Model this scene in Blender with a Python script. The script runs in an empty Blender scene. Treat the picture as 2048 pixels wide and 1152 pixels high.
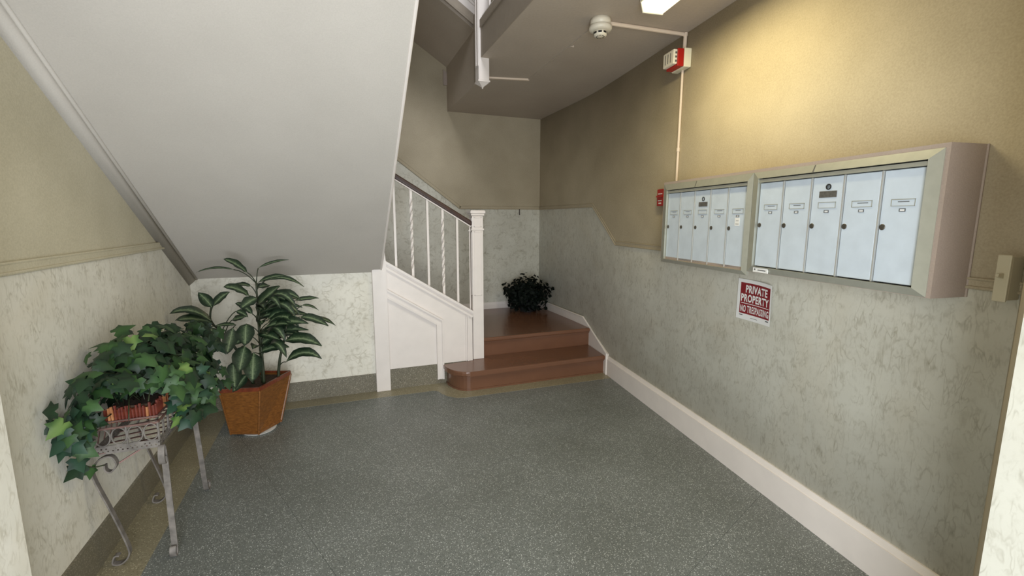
import bpy, bmesh, math, random
from mathutils import Vector, Matrix
random.seed(7)
D = bpy.data
S = bpy.context.scene
COL = S.collection

# ------------------------------------------------------------------ camera, light, exposure
PSI, PIT, ROL = math.radians(21.12), math.radians(8.55), math.radians(0.09)
fw = Vector((math.sin(PSI)*math.cos(PIT), math.cos(PSI)*math.cos(PIT), -math.sin(PIT)))
rt = Vector((math.cos(PSI), -math.sin(PSI), 0.0))
up = rt.cross(fw)
rr = rt*math.cos(ROL) + up*math.sin(ROL)
uu = up*math.cos(ROL) - rt*math.sin(ROL)
cam_data = D.cameras.new('camera')
cam_data.sensor_width = 36.0
cam_data.lens = 36.0*908.0/2048.0
cam_data.clip_start = 0.05
cam = D.objects.new('camera', cam_data)
COL.objects.link(cam)
cam.matrix_world = Matrix(((rr.x, uu.x, -fw.x, 0.0), (rr.y, uu.y, -fw.y, 0.0), (rr.z, uu.z, -fw.z, 1.5), (0, 0, 0, 1)))
S.camera = cam

S.view_settings.view_transform = 'Standard'
S.view_settings.look = 'None'
S.view_settings.gamma = 1.0
S.view_settings.use_curve_mapping = False
S.view_settings.exposure = 0.0

W = D.worlds.new('world')
S.world = W
W.use_nodes = True
W.node_tree.nodes['Background'].inputs[0].default_value = (0.75, 0.85, 1.0, 1)
W.node_tree.nodes['Background'].inputs[1].default_value = 1.0

def area(name, loc, target, sx, sy, energy, col):
    l = D.lights.new(name, 'AREA')
    l.shape = 'RECTANGLE'; l.size = sx; l.size_y = sy
    l.energy = energy; l.color = col
    o = D.objects.new(name, l)
    COL.objects.link(o)
    o.location = loc
    o.rotation_euler = (Vector(target)-Vector(loc)).to_track_quat('-Z', 'Y').to_euler()
    return o
# daylight through the entrance door behind the camera, and an added lamp for unseen light from up the stairwell
DOOR_LIGHT = area('door_daylight', (0.02, -0.62, 1.05), (0.38, 4.0, 0.72), 1.1, 1.9, 106.0, (0.92, 0.965, 1.0))
STAIRWELL_FILL = area('stairwell_fill', (0.45, 1.5, 5.3), (0.75, 5.3, 2.0), 1.3, 1.3, 30.0, (0.95, 0.97, 1.0))
STAIRWELL_FILL.data.spread = math.radians(95)
TUBE_LIGHT = area('tube_light', (1.709, 1.974, 2.672), (1.709, 1.974, 0.0), 0.10, 0.70, 14.5, (1.0, 0.86, 0.50))
TUBE_LIGHT.rotation_euler = (0, 0, -math.radians(7.816))

# ------------------------------------------------------------------ frame of the right wall (turned 7.8 degrees)
TH = math.radians(7.816)
RD = Vector((math.sin(TH), math.cos(TH), 0.0))     # along the right wall, away from the door
RN = Vector((math.cos(TH), -math.sin(TH), 0.0))    # into the right wall
WC = 1.905                                         # distance of the right wall
ZV = Vector((0, 0, 1))
def RW(s, d, z):
    """point at distance s along the right wall, d in front of it, height z"""
    return RD*s + RN*(WC-d) + ZV*z

# ------------------------------------------------------------------ materials
def lin(c):
    c = c/255.0
    return c/12.92 if c <= 0.04045 else ((c+0.055)/1.055)**2.4
def rgb(r, g, b):
    return (lin(r), lin(g), lin(b), 1.0)

def mat(name):
    m = D.materials.new(name); m.use_nodes = True
    nt = m.node_tree
    return m, nt, nt.nodes['Principled BSDF']
def N(nt, t, **kw):
    n = nt.nodes.new(t)
    for k, v in kw.items():
        if hasattr(n, k): setattr(n, k, v)
        else: n.inputs[k].default_value = v
    return n
def ramp(nt, stops, interp='LINEAR'):
    r = nt.nodes.new('ShaderNodeValToRGB')
    cr = r.color_ramp; cr.interpolation = interp
    while len(cr.elements) < len(stops): cr.elements.new(0.5)
    for e, (p, c) in zip(cr.elements, stops):
        e.position = p; e.color = c
    return r
def bump(nt, bsdf, height, strength, dist=0.01):
    b = N(nt, 'ShaderNodeBump'); b.inputs['Strength'].default_value = strength; b.inputs['Distance'].default_value = dist
    nt.links.new(height, b.inputs['Height']); nt.links.new(b.outputs[0], bsdf.inputs['Normal'])
def mix(nt, fac, a, b, mode='MIX'):
    m = nt.nodes.new('ShaderNodeMix'); m.data_type = 'RGBA'; m.blend_type = mode
    for s, v in ((0, fac), (6, a), (7, b)):
        if hasattr(v, 'is_output'): nt.links.new(v, m.inputs[s])
        else: m.inputs[s].default_value = v
    return m.outputs[2]
def tc(nt): return nt.nodes.new('ShaderNodeTexCoord').outputs['Object']

def plain(name, col, rough=0.5, metal=0.0, mottled=0.0, scale=20.0, bmp=0.0, bscale=200.0, coat=0.0):
    m, nt, b = mat(name)
    b.inputs['Roughness'].default_value = rough; b.inputs['Metallic'].default_value = metal
    b.inputs['Coat Weight'].default_value = coat
    b.inputs['Base Color'].default_value = col
    co = tc(nt)
    if mottled:
        n = N(nt, 'ShaderNodeTexNoise', Scale=scale, Detail=5.0); nt.links.new(co, n.inputs['Vector'])
        d = tuple(c*(1-mottled) for c in col[:3])+(1,); h = tuple(min(1, c*(1+mottled)) for c in col[:3])+(1,)
        r = ramp(nt, [(0.3, d), (0.7, h)]); nt.links.new(n.outputs[0], r.inputs[0]); nt.links.new(r.outputs[0], b.inputs['Base Color'])
    if bmp:
        n2 = N(nt, 'ShaderNodeTexNoise', Scale=bscale, Detail=3.0); nt.links.new(co, n2.inputs['Vector'])
        bump(nt, b, n2.outputs[0], bmp, 0.003)
    return m

def marble_paper(name, base, light, vein, warm):
    """pale wallpaper printed like brushed marble: fine dark wisps and broader beige clouds"""
    m, nt, b = mat(name)
    co = tc(nt)
    mp = N(nt, 'ShaderNodeMapping'); nt.links.new(co, mp.inputs[0]); mp.inputs['Rotation'].default_value = (0.0, 0.0, 0.0)
    c1 = N(nt, 'ShaderNodeTexNoise', Scale=4.0, Detail=4.0); nt.links.new(mp.outputs[0], c1.inputs['Vector'])
    r1 = ramp(nt, [(0.25, base), (0.75, light)]); nt.links.new(c1.outputs[0], r1.inputs[0])
    c2 = N(nt, 'ShaderNodeTexNoise', Scale=1.7, Detail=5.0, Distortion=1.2); nt.links.new(mp.outputs[0], c2.inputs['Vector'])
    r2 = ramp(nt, [(0.5, (0, 0, 0, 1)), (0.75, (0.38, 0.38, 0.38, 1))]); nt.links.new(c2.outputs[0], r2.inputs[0])
    col = mix(nt, r2.outputs[0], r1.outputs[0], warm)
    for sc, dist, wd, amt, seed, rot, st in ((7.0, 0.5, 0.036, 0.46, 0.0, 0.85, 3.4), (9.0, 0.5, 0.038, 0.42, 5.3, 0.60, 3.2), (8.0, 0.6, 0.028, 0.46, 9.1, 1.15, 3.0), (8.0, 0.5, 0.032, 0.38, 3.7, -0.7, 3.0), (14.0, 0.4, 0.05, 0.28, 6.7, 0.9, 2.4), (40.0, 0.2, 0.10, 0.14, 1.7, 0.4, 1.4)):
        mp2 = N(nt, 'ShaderNodeMapping'); nt.links.new(mp.outputs[0], mp2.inputs[0]); mp2.inputs['Location'].default_value = (seed, seed, seed)
        mp2.inputs['Rotation'].default_value = (rot, rot, 0.0); mp2.inputs['Scale'].default_value = (1.0, st, 1.0)
        v = N(nt, 'ShaderNodeTexNoise', Scale=sc, Detail=2.5, Distortion=dist); nt.links.new(mp2.outputs[0], v.inputs['Vector'])
        s = N(nt, 'ShaderNodeMath', operation='SUBTRACT'); nt.links.new(v.outputs[0], s.inputs[0]); s.inputs[1].default_value = 0.5
        a = N(nt, 'ShaderNodeMath', operation='ABSOLUTE'); nt.links.new(s.outputs[0], a.inputs[0])
        r = ramp(nt, [(0.0, (amt, amt, amt, 1)), (wd, (0, 0, 0, 1))]); nt.links.new(a.outputs[0], r.inputs[0])
        g = N(nt, 'ShaderNodeTexNoise', Scale=6.0+sc*0.7, Detail=2.0); mp3 = N(nt, 'ShaderNodeMapping'); nt.links.new(mp.outputs[0], mp3.inputs[0]); mp3.inputs['Location'].default_value = (seed*3, seed, 2.0); nt.links.new(mp3.outputs[0], g.inputs['Vector'])
        rg = ramp(nt, [(0.50, (0, 0, 0, 1)), (0.64, (1, 1, 1, 1))]); nt.links.new(g.outputs[0], rg.inputs[0])
        f = mix(nt, 1.0, r.outputs[0], rg.outputs[0], 'MULTIPLY')
        col = mix(nt, f, col, vein)
    nt.links.new(col, b.inputs['Base Color'])
    b.inputs['Roughness'].default_value = 0.55
    n2 = N(nt, 'ShaderNodeTexNoise', Scale=130.0, Detail=2.0); nt.links.new(co, n2.inputs['Vector'])
    bump(nt, b, n2.outputs[0], 0.12, 0.002)
    return m

def stipple(name, dark, light, scale=140.0):
    """rolled and sponged wall paint"""
    m, nt, b = mat(name)
    co = tc(nt)
    n = N(nt, 'ShaderNodeTexNoise', Scale=scale, Detail=3.0); nt.links.new(co, n.inputs['Vector'])
    n1 = N(nt, 'ShaderNodeTexNoise', Scale=3.0, Detail=3.0); nt.links.new(co, n1.inputs['Vector'])
    a = N(nt, 'ShaderNodeMath', operation='ADD'); nt.links.new(n.outputs[0], a.inputs[0]); nt.links.new(n1.outputs[0], a.inputs[1])
    h = N(nt, 'ShaderNodeMath', operation='MULTIPLY'); nt.links.new(a.outputs[0], h.inputs[0]); h.inputs[1].default_value = 0.5
    r = ramp(nt, [(0.36, dark), (0.64, light)]); nt.links.new(h.outputs[0], r.inputs[0])
    nt.links.new(r.outputs[0], b.inputs['Base Color'])
    b.inputs['Roughness'].default_value = 0.6
    bump(nt, b, n.outputs[0], 0.22, 0.003)
    return m

def terrazzo(name, base, mid, pale, black, scale=150.0, rough=0.32, thr=0.86):
    m, nt, b = mat(name)
    co = tc(nt)
    v = N(nt, 'ShaderNodeTexVoronoi', Scale=scale, Randomness=1.0); nt.links.new(co, v.inputs['Vector'])
    sep = nt.nodes.new('ShaderNodeSeparateColor'); nt.links.new(v.outputs['Color'], sep.inputs[0])
    r = ramp(nt, [(0.0, black), (0.10, base), (0.5, base), (0.62, mid), (0.80, mid), (thr, pale)], 'CONSTANT')
    nt.links.new(sep.outputs[0], r.inputs[0])
    dd = ramp(nt, [(0.30, (1, 1, 1, 1)), (0.55, (0, 0, 0, 1))]); nt.links.new(v.outputs['Distance'], dd.inputs[0])
    col = mix(nt, dd.outputs[0], base, r.outputs[0])
    n = N(nt, 'ShaderNodeTexNoise', Scale=2.2, Detail=4.0); nt.links.new(co, n.inputs['Vector'])
    rn = ramp(nt, [(0.3, (0.78, 0.78, 0.76, 1)), (0.7, (1, 1, 1, 1))]); nt.links.new(n.outputs[0], rn.inputs[0])
    col = mix(nt, 1.0, col, rn.outputs[0], 'MULTIPLY')
    nt.links.new(col, b.inputs['Base Color'])
    b.inputs['Roughness'].default_value = rough
    return m

def wood(name, dark, light, rough=0.4, scale=(6, 60, 6), coat=0.2):
    m, nt, b = mat(name)
    co = tc(nt)
    mp = N(nt, 'ShaderNodeMapping'); nt.links.new(co, mp.inputs[0]); mp.inputs['Scale'].default_value = scale
    n = N(nt, 'ShaderNodeTexNoise', Scale=3.0, Detail=6.0, Distortion=0.4); nt.links.new(mp.outputs[0], n.inputs['Vector'])
    r = ramp(nt, [(0.3, dark), (0.7, light)]); nt.links.new(n.outputs[0], r.inputs[0])
    nt.links.new(r.outputs[0], b.inputs['Base Color'])
    b.inputs['Roughness'].default_value = rough; b.inputs['Coat Weight'].default_value = coat
    bump(nt, b, n.outputs[0], 0.15, 0.003)
    return m

M = {}
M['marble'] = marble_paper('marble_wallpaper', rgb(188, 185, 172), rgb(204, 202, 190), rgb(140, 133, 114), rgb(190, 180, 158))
M['marble_lit'] = marble_paper('marble_wallpaper_lit', rgb(216, 212, 199), rgb(230, 226, 214), rgb(164, 156, 134), rgb(208, 197, 172))  # lighter copy of the same paper: brighter light on the left put into colour
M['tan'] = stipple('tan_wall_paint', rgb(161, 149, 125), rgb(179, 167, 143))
M['tan_lit'] = stipple('tan_wall_paint_lit', rgb(182, 174, 149), rgb(200, 192, 168))  # lighter, greyer copy of the tan, with the left side's light in its colour
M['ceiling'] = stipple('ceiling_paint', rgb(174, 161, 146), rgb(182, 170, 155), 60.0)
M['soffit'] = stipple('soffit_paint', rgb(188, 182, 174), rgb(195, 189, 181), 170.0)
M['white'] = plain('white_gloss_paint', rgb(222, 214, 208), 0.35, mottled=0.03, scale=9.0, bmp=0.05, bscale=40.0)
M['edge'] = plain('dull_edge_paint', rgb(150, 138, 123), 0.6, mottled=0.04, scale=20.0)
M['case'] = stipple('pinkish_beige_paint', rgb(160, 145, 134), rgb(170, 154, 143), 200.0)
M['floor'] = terrazzo('grey_green_terrazzo', rgb(111, 115, 112), rgb(148, 152, 149), rgb(218, 221, 219), rgb(56, 59, 57), 230.0, 0.42)
M['border'] = terrazzo('tan_terrazzo', rgb(142, 134, 110), rgb(162, 154, 130), rgb(196, 188, 160), rgb(104, 96, 72), 170.0, 0.4)
M['base_terr'] = terrazzo('grey_brown_terrazzo', rgb(114, 108, 92), rgb(142, 135, 118), rgb(182, 176, 160), rgb(66, 60, 50), 170.0, 0.4, 0.90)
M['grout'] = plain('dark_joint', rgb(84, 87, 84), 0.8)
M['step'] = plain('brown_step_paint', rgb(110, 76, 57), 0.26, mottled=0.06, scale=6.0, bmp=0.04, bscale=25.0, coat=0.15)
M['rail'] = wood('dark_rail_wood', rgb(44, 26, 20), rgb(70, 44, 34), 0.35)
M['mailmetal'] = plain('pale_mailbox_paint', rgb(202, 213, 224), 0.42, 0.15, mottled=0.05, scale=14.0)
M['frame'] = plain('dull_aluminium', rgb(172, 172, 160), 0.42, 0.45, mottled=0.05, scale=30.0)
M['bright'] = plain('bright_aluminium', rgb(214, 214, 210), 0.3, 0.6)
M['lock'] = plain('dark_lock_metal', rgb(92, 88, 80), 0.4, 0.6, mottled=0.3, scale=300.0)
M['black'] = plain('black_gap', rgb(24, 24, 24), 0.7)
M['plate'] = plain('grey_plate', rgb(104, 102, 98), 0.4, 0.4, mottled=0.2, scale=90.0)
M['paper'] = plain('white_paper', rgb(228, 228, 226), 0.5)
M['ink'] = plain('grey_ink', rgb(86, 88, 90), 0.6)
M['red'] = plain('sign_red', rgb(124, 8, 24), 0.4)
M['alarmred'] = plain('alarm_red', rgb(165, 26, 18), 0.35)
M['cream'] = plain('cream_plastic', rgb(222, 216, 190), 0.4)
M['offwhite'] = plain('off_white_plastic', rgb(216, 208, 190), 0.4)
M['cream_darker'] = plain('darker_cream_plastic', rgb(204, 196, 172), 0.45)  # darker, slightly rougher cream for the switch
M['conduit'] = plain('painted_conduit', rgb(214, 196, 176), 0.45)
M['pot'] = wood('orange_brown_wood', rgb(100, 60, 24), rgb(138, 88, 38), 0.4, (14, 14, 40))
M['potdark'] = wood('red_brown_wood', rgb(92, 38, 22), rgb(128, 60, 32), 0.35)
M['soil'] = plain('soil', rgb(62, 46, 32), 0.95, mottled=0.5, scale=60.0, bmp=0.8, bscale=60.0)
M['iron'] = plain('weathered_iron', rgb(122, 116, 110), 0.55, 0.35, mottled=0.3, scale=30.0)
M['rust'] = plain('rusty_iron', rgb(120, 92, 84), 0.6, 0.25, mottled=0.3, scale=40.0)
M['stick'] = wood('red_stick_wood', rgb(84, 30, 22), rgb(120, 54, 38), 0.5, (3, 3, 20))
M['stick2'] = wood('tan_stick_wood', rgb(150, 92, 54), rgb(184, 128, 84), 0.5, (3, 3, 20))
M['stem'] = plain('plant_stem', rgb(44, 52, 32), 0.5, mottled=0.2, scale=40.0)
M['caulk'] = plain('dark_hook', rgb(60, 46, 34), 0.6)

def leaf_mat(name, dark, light, pale, vari=0.0):
    m, nt, b = mat(name)
    uv = nt.nodes.new('ShaderNodeUVMap')
    sp = nt.nodes.new('ShaderNodeSeparateXYZ'); nt.links.new(uv.outputs[0], sp.inputs[0])
    s = N(nt, 'ShaderNodeMath', operation='SUBTRACT'); nt.links.new(sp.outputs[0], s.inputs[0]); s.inputs[1].default_value = 0.5
    a = N(nt, 'ShaderNodeMath', operation='ABSOLUTE'); nt.links.new(s.outputs[0], a.inputs[0])
    n = N(nt, 'ShaderNodeTexNoise', Scale=90.0, Detail=3.0); nt.links.new(tc(nt), n.inputs['Vector'])
    # feathered pale middle
    st = N(nt, 'ShaderNodeMath', operation='MULTIPLY_ADD'); nt.links.new(n.outputs[0], st.inputs[0]); st.inputs[1].default_value = 0.34; nt.links.new(a.outputs[0], st.inputs[2])
    r = ramp(nt, [(0.20, pale), (0.34, light), (0.52, dark)] if vari else [(0.02, light), (0.30, light), (0.5, dark)])
    nt.links.new(st.outputs[0], r.inputs[0])
    col = r.outputs[0]
    if vari:
        rm = ramp(nt, [(0.008, (0.7, 0.7, 0.7, 1)), (0.035, (0, 0, 0, 1))]); nt.links.new(a.outputs[0], rm.inputs[0])
        col = mix(nt, rm.outputs[0], col, rgb(150, 165, 130))
    nt.links.new(col, b.inputs['Base Color'])
    b.inputs['Roughness'].default_value = 0.6 if 'very' in name else 0.36 if vari else 0.5
    b.inputs['Specular IOR Level'].default_value = 0.5 if vari else 0.12 if 'very' in name else 0.3
    return m
M['dieff'] = leaf_mat('variegated_leaf', rgb(26, 42, 28), rgb(52, 70, 48), rgb(98, 115, 84), 1.0)
M['ivy_dark'] = leaf_mat('dark_ivy_leaf', rgb(24, 42, 27), rgb(32, 54, 33), rgb(60, 90, 50))
M['ivy_mid'] = leaf_mat('mid_ivy_leaf', rgb(36, 60, 32), rgb(52, 80, 42), rgb(90, 120, 60))
M['ivy_pale'] = leaf_mat('pale_ivy_leaf', rgb(60, 90, 42), rgb(104, 130, 70), rgb(160, 180, 110))
M['ivy_blue'] = leaf_mat('blue_green_ivy_leaf', rgb(28, 50, 38), rgb(40, 68, 50), rgb(90, 120, 100))
M['bush'] = leaf_mat('very_dark_leaf', rgb(5, 10, 7), rgb(9, 17, 12), rgb(16, 28, 19))

# ------------------------------------------------------------------ mesh helpers
def link_mesh(name, bm, m, parent=None, smooth=False):
    me = D.meshes.new(name)
    bmesh.ops.recalc_face_normals(bm, faces=bm.faces[:])
    bm.to_mesh(me); bm.free()
    for x in (m if isinstance(m, (list, tuple)) else [m]): me.materials.append(x)
    if smooth:
        for p in me.polygons: p.use_smooth = True
    o = D.objects.new(name, me)
    COL.objects.link(o)
    if parent is not None: o.parent = parent
    return o
def tag(o, label=None, cat=None, group=None, kind=None):
    if label: o['label'] = label
    if cat: o['category'] = cat
    if group: o['group'] = group
    if kind: o['kind'] = kind
    return o
def empty(name, label, cat, group=None, kind=None, loc=(0, 0, 0)):
    o = D.objects.new(name, None); COL.objects.link(o); o.empty_display_size = 0.1
    o.location = loc
    return tag(o, label, cat, group, kind)
def origin(root):
    """moves an empty to the base of what it parents, leaving the parts where they are"""
    pts = []
    def walk(o):
        for c in o.children:
            if c.type == 'MESH': pts.extend(c.matrix_local @ v.co if False else v.co for v in c.data.vertices)
            walk(c)
    walk(root)
    lo = [min(p[i] for p in pts) for i in range(3)]; hi = [max(p[i] for p in pts) for i in range(3)]
    p = Vector(((lo[0]+hi[0])/2, (lo[1]+hi[1])/2, lo[2]))
    root.location = p
    for c in root.children: c.location = Vector(c.location) - p

def hexa(bm, pts, mi=0):
    """box from 8 points: 4 of one face, 4 of the opposite face in the same order"""
    v = [bm.verts.new(p) for p in pts]
    for f in ((0, 1, 2, 3), (4, 5, 6, 7), (0, 1, 5, 4), (1, 2, 6, 5), (2, 3, 7, 6), (3, 0, 4, 7)):
        bm.faces.new([v[i] for i in f]).material_index = mi
def box(bm, x0, x1, y0, y1, z0, z1, mi=0):
    hexa(bm, [(x0, y0, z0), (x1, y0, z0), (x1, y1, z0), (x0, y1, z0), (x0, y0, z1), (x1, y0, z1), (x1, y1, z1), (x0, y1, z1)], mi)
def rbox(bm, s0, s1, d0, d1, z0, z1, mi=0):
    """box on the right wall"""
    hexa(bm, [RW(s0, d0, z0), RW(s1, d0, z0), RW(s1, d1, z0), RW(s0, d1, z0), RW(s0, d0, z1), RW(s1, d0, z1), RW(s1, d1, z1), RW(s0, d1, z1)], mi)
def prism(bm, poly, off, mi=0):
    """closed 3-D polygon extruded by a vector"""
    off = Vector(off); n = len(poly)
    a = [bm.verts.new(Vector(p)) for p in poly]; b = [bm.verts.new(Vector(p)+off) for p in poly]
    bm.faces.new(a).material_index = mi; bm.faces.new(b[::-1]).material_index = mi
    for i in range(n):
        bm.faces.new((a[i], a[(i+1) % n], b[(i+1) % n], b[i])).material_index = mi
def bevel(bm, w, seg=2):
    bmesh.ops.bevel(bm, geom=bm.edges[:], offset=w, segments=seg, affect='EDGES', profile=0.5, clamp_overlap=True)
def frames(pts):
    out = []; ref = None
    for i, p in enumerate(pts):
        t = (pts[min(i+1, len(pts)-1)] - pts[max(i-1, 0)]).normalized()
        if ref is None:
            ref = Vector((0, 0, 1)) if abs(t.z) < 0.9 else Vector((1, 0, 0))
        a = (ref - t*ref.dot(t)).normalized(); ref = a
        out.append((a, t.cross(a)))
    return out
def tube(bm, pts, r, sides=8, mi=0):
    pts = [Vector(p) for p in pts]; fr = frames(pts)
    rad = r if isinstance(r, (list, tuple)) else [r]*len(pts)
    rings = []
    for p, (a, b), q in zip(pts, fr, rad):
        rings.append([bm.verts.new(p + (a*math.cos(2*math.pi*k/sides) + b*math.sin(2*math.pi*k/sides))*q) for k in range(sides)])
    for i in range(len(rings)-1):
        for k in range(sides):
            bm.faces.new((rings[i][k], rings[i][(k+1) % sides], rings[i+1][(k+1) % sides], rings[i+1][k])).material_index = mi
    bm.faces.new(rings[0][::-1]).material_index = mi; bm.faces.new(rings[-1]).material_index = mi
def strap(bm, pts, wvec, thick, mi=0):
    """flat bar following pts, its width along wvec"""
    pts = [Vector(p) for p in pts]; w = Vector(wvec)*0.5
    rows = []
    for i, p in enumerate(pts):
        t = (pts[min(i+1, len(pts)-1)] - pts[max(i-1, 0)]).normalized()
        n = t.cross(w).normalized()*thick*0.5
        rows.append([bm.verts.new(p+w+n), bm.verts.new(p-w+n), bm.verts.new(p-w-n), bm.verts.new(p+w-n)])
    for i in range(len(rows)-1):
        for k in range(4):
            bm.faces.new((rows[i][k], rows[i][(k+1) % 4], rows[i+1][(k+1) % 4], rows[i+1][k])).material_index = mi
    bm.faces.new(rows[0][::-1]).material_index = mi; bm.faces.new(rows[-1]).material_index = mi
def smooth_path(pts, n=4):
    """Catmull-Rom through pts"""
    P = [Vector(p) for p in pts]; out = []
    for i in range(len(P)-1):
        p0, p1, p2, p3 = P[max(i-1, 0)], P[i], P[i+1], P[min(i+2, len(P)-1)]
        for k in range(n):
            t = k/n
            out.append(0.5*((2*p1)+(p2-p0)*t+(2*p0-5*p1+4*p2-p3)*t*t+(3*p1-p0-3*p2+p3)*t**3))
    out.append(P[-1]); return out
def lathe(bm, c, axis, prof, sides=20, mi=0):
    """profile (radius, distance along axis) turned about an axis through c"""
    c = Vector(c); t = Vector(axis).normalized()
    a = t.orthogonal().normalized(); b = t.cross(a)
    rings = [[bm.verts.new(c + t*h + (a*math.cos(2*math.pi*k/sides)+b*math.sin(2*math.pi*k/sides))*max(r, 1e-5)) for k in range(sides)] for r, h in prof]
    for i in range(len(rings)-1):
        for k in range(sides):
            bm.faces.new((rings[i][k], rings[i][(k+1) % sides], rings[i+1][(k+1) % sides], rings[i+1][k])).material_index = mi
    bm.faces.new(rings[0][::-1]).material_index = mi; bm.faces.new(rings[-1]).material_index = mi

# ------------------------------------------------------------------ floor: terrazzo laid in 2 ft panels, turned to the walls
root = empty('floor', 'grey green speckled terrazzo floor of the lobby', 'floor', kind='structure')
bm = bmesh.new(); box(bm, -1.2, 3.0, -2.0, 5.6, -0.1, -0.004)
tag(link_mesh('floor_bed', bm, M['grout'], root), kind='structure')
def clip(poly, n, c, keep):
    """part of a 2-D polygon with n.p >= c (keep 1) or <= c (keep -1)"""
    out = []
    for i in range(len(poly)):
        p, q = poly[i], poly[(i+1) % len(poly)]
        dp, dq = keep*(n[0]*p[0]+n[1]*p[1]-c), keep*(n[0]*q[0]+n[1]*q[1]-c)
        if dp >= 0: out.append(p)
        if (dp > 0 > dq) or (dp < 0 < dq):
            t = dp/(dp-dq); out.append((p[0]+(q[0]-p[0])*t, p[1]+(q[1]-p[1])*t))
    return out
FA = math.radians(21.5)
n1 = (math.cos(FA), math.sin(FA)); n2 = (-math.sin(FA), math.cos(FA))
fl = [(-1.06, -1.65), (1.78, -1.65), (2.51, 3.80), (2.51, 4.1), (-1.06, 4.1)]
GAP = 0.0006
for i in range(-5, 9):
    for j in range(-7, 9):
        a0, b0 = 0.621+0.614*i, 1.382+0.614*j
        p = clip(clip(clip(clip(fl, n1, a0+GAP, 1), n1, a0+0.614-GAP, -1), n2, b0+GAP, 1), n2, b0+0.614-GAP, -1)
        if len(p) < 3: continue
        ar = abs(sum(p[k][0]*p[(k+1) % len(p)][1]-p[(k+1) % len(p)][0]*p[k][1] for k in range(len(p))))/2
        if ar < 1e-3: continue
        bm = bmesh.new(); prism(bm, [(x, y, 0.0) for x, y in p], (0, 0, -0.004))
        link_mesh('terrazzo_panel', bm, M['floor'], root)
# tan border along the left wall, the back wall and round the bottom step
bd = [(-1.04, -1.65), (-0.86, -1.65), (-0.845, 3.855), (0.70, 3.835)]
for k in range(9):
    a = math.pi - (math.pi/2)*k/8
    bd.append((0.985+0.205*math.cos(a)*1.0, 3.79-0.205*math.sin(a)))
bd = bd[:4] + [(0.745, 3.83), (0.775, 3.80), (0.79, 3.74), (0.825, 3.665), (0.885, 3.605), (0.955, 3.583), (1.1, 3.58), (2.425, 3.555), (2.46, 3.80), (2.46, 4.05), (-1.04, 4.05)]
bm = bmesh.new(); prism(bm, [(x, y, 0.0012) for x, y in bd], (0, 0, -0.003))
tag(link_mesh('floor_border', bm, M['border'], root, ), 'tan speckled terrazzo strip along the walls', kind='structure')

# ------------------------------------------------------------------ walls
def wall(name, label, polys, off):
    """polys: (3-D polygon, material) pieces of one wall, extruded outwards by off"""
    bm = bmesh.new(); ms = []
    for poly, m in polys:
        if m not in ms: ms.append(m)
        prism(bm, poly, off, ms.index(m))
    o = link_mesh(name, bm, ms)
    return tag(o, label, 'wall', kind='structure')
mar, tan = M['marble'], M['tan']
XL = -1.04
def L(y, z, x=XL): return (x, y, z)
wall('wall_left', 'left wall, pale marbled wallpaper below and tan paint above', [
    ([L(-1.7, 0), L(4.2, 0), L(4.2, 1.321), L(-1.7, 1.321)], M['marble_lit']),
    ([L(-1.7, 1.321), L(5.6, 1.321), L(5.6, 5.6), L(-1.7, 5.6)], M['tan_lit']),
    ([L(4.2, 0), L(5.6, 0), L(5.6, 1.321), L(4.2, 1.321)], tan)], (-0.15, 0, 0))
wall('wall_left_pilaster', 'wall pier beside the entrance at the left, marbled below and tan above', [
    ([L(-1.7, 0, -0.88), L(1.612, 0, -0.88), L(1.612, 1.321, -0.88), L(-1.7, 1.321, -0.88)], M['marble_lit']),
    ([L(-1.7, 1.321, -0.88), L(1.612, 1.321, -0.88), L(1.612, 2.75, -0.88), L(-1.7, 2.75, -0.88)], M['tan_lit'])], (-0.159, 0, 0))
def Bk(x, z, y=5.45): return (x, y, z)
XB = 2.486; YB = 4.10
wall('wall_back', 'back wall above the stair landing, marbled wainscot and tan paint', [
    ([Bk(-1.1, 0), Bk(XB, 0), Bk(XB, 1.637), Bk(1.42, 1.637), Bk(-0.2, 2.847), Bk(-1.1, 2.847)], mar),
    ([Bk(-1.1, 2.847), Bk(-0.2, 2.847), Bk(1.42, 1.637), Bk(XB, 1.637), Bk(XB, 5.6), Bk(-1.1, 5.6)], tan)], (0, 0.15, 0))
wall('wall_understair', 'low marbled wall below the sloping stair soffit', [
    ([(XL, 4.02, 0), (0.30, 4.02, 0), (0.30, 4.02, 1.16), (XL, 4.02, 1.16)], M['marble_lit'])], (0, 0.05, 0))
sB = 1.905*math.tan(TH) + YB/math.cos(TH)       # where the right wall turns
P = lambda s, z: RW(s, 0, z)
bend = Vector((XB, YB, 0)); b0 = RW(3.78, 0, 0); b1 = Vector((XB, 4.42, 0))
rpath = [RW(-1.6, 0, 0), RW(1.0, 0, 0), RW(2.4, 0, 0)] + [b0*(1-t)**2+bend*2*t*(1-t)+b1*t*t for t in [k/12 for k in range(13)]] + [Vector((XB, 5.0, 0)), Vector((XB, 5.6, 0))]
def dado_r(q):
    s = RD.dot(q)
    return 1.275 if s <= 3.884 else min(1.635, 1.275+(s-3.884)/(sB-3.884)*0.36)
def near_path(s):
    """point of the right wall's foot at distance s, and its outward normal"""
    best = None
    for a, b in zip(rpath[:-1], rpath[1:]):
        sa, sb = RD.dot(a), RD.dot(b)
        if sa <= s <= sb: return a+(b-a)*((s-sa)/(sb-sa)), Vector((-(b-a).y, (b-a).x, 0)).normalized()
dpts = []
for s in [RD.dot(q) for q in rpath] + [3.884, sB]: dpts.append(s)
dpts = sorted(set(round(s, 5) for s in dpts)); dpts = [s for s in dpts if RD.dot(rpath[0]) <= s <= RD.dot(rpath[-1])]
bm = bmesh.new(); rows = []
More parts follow.
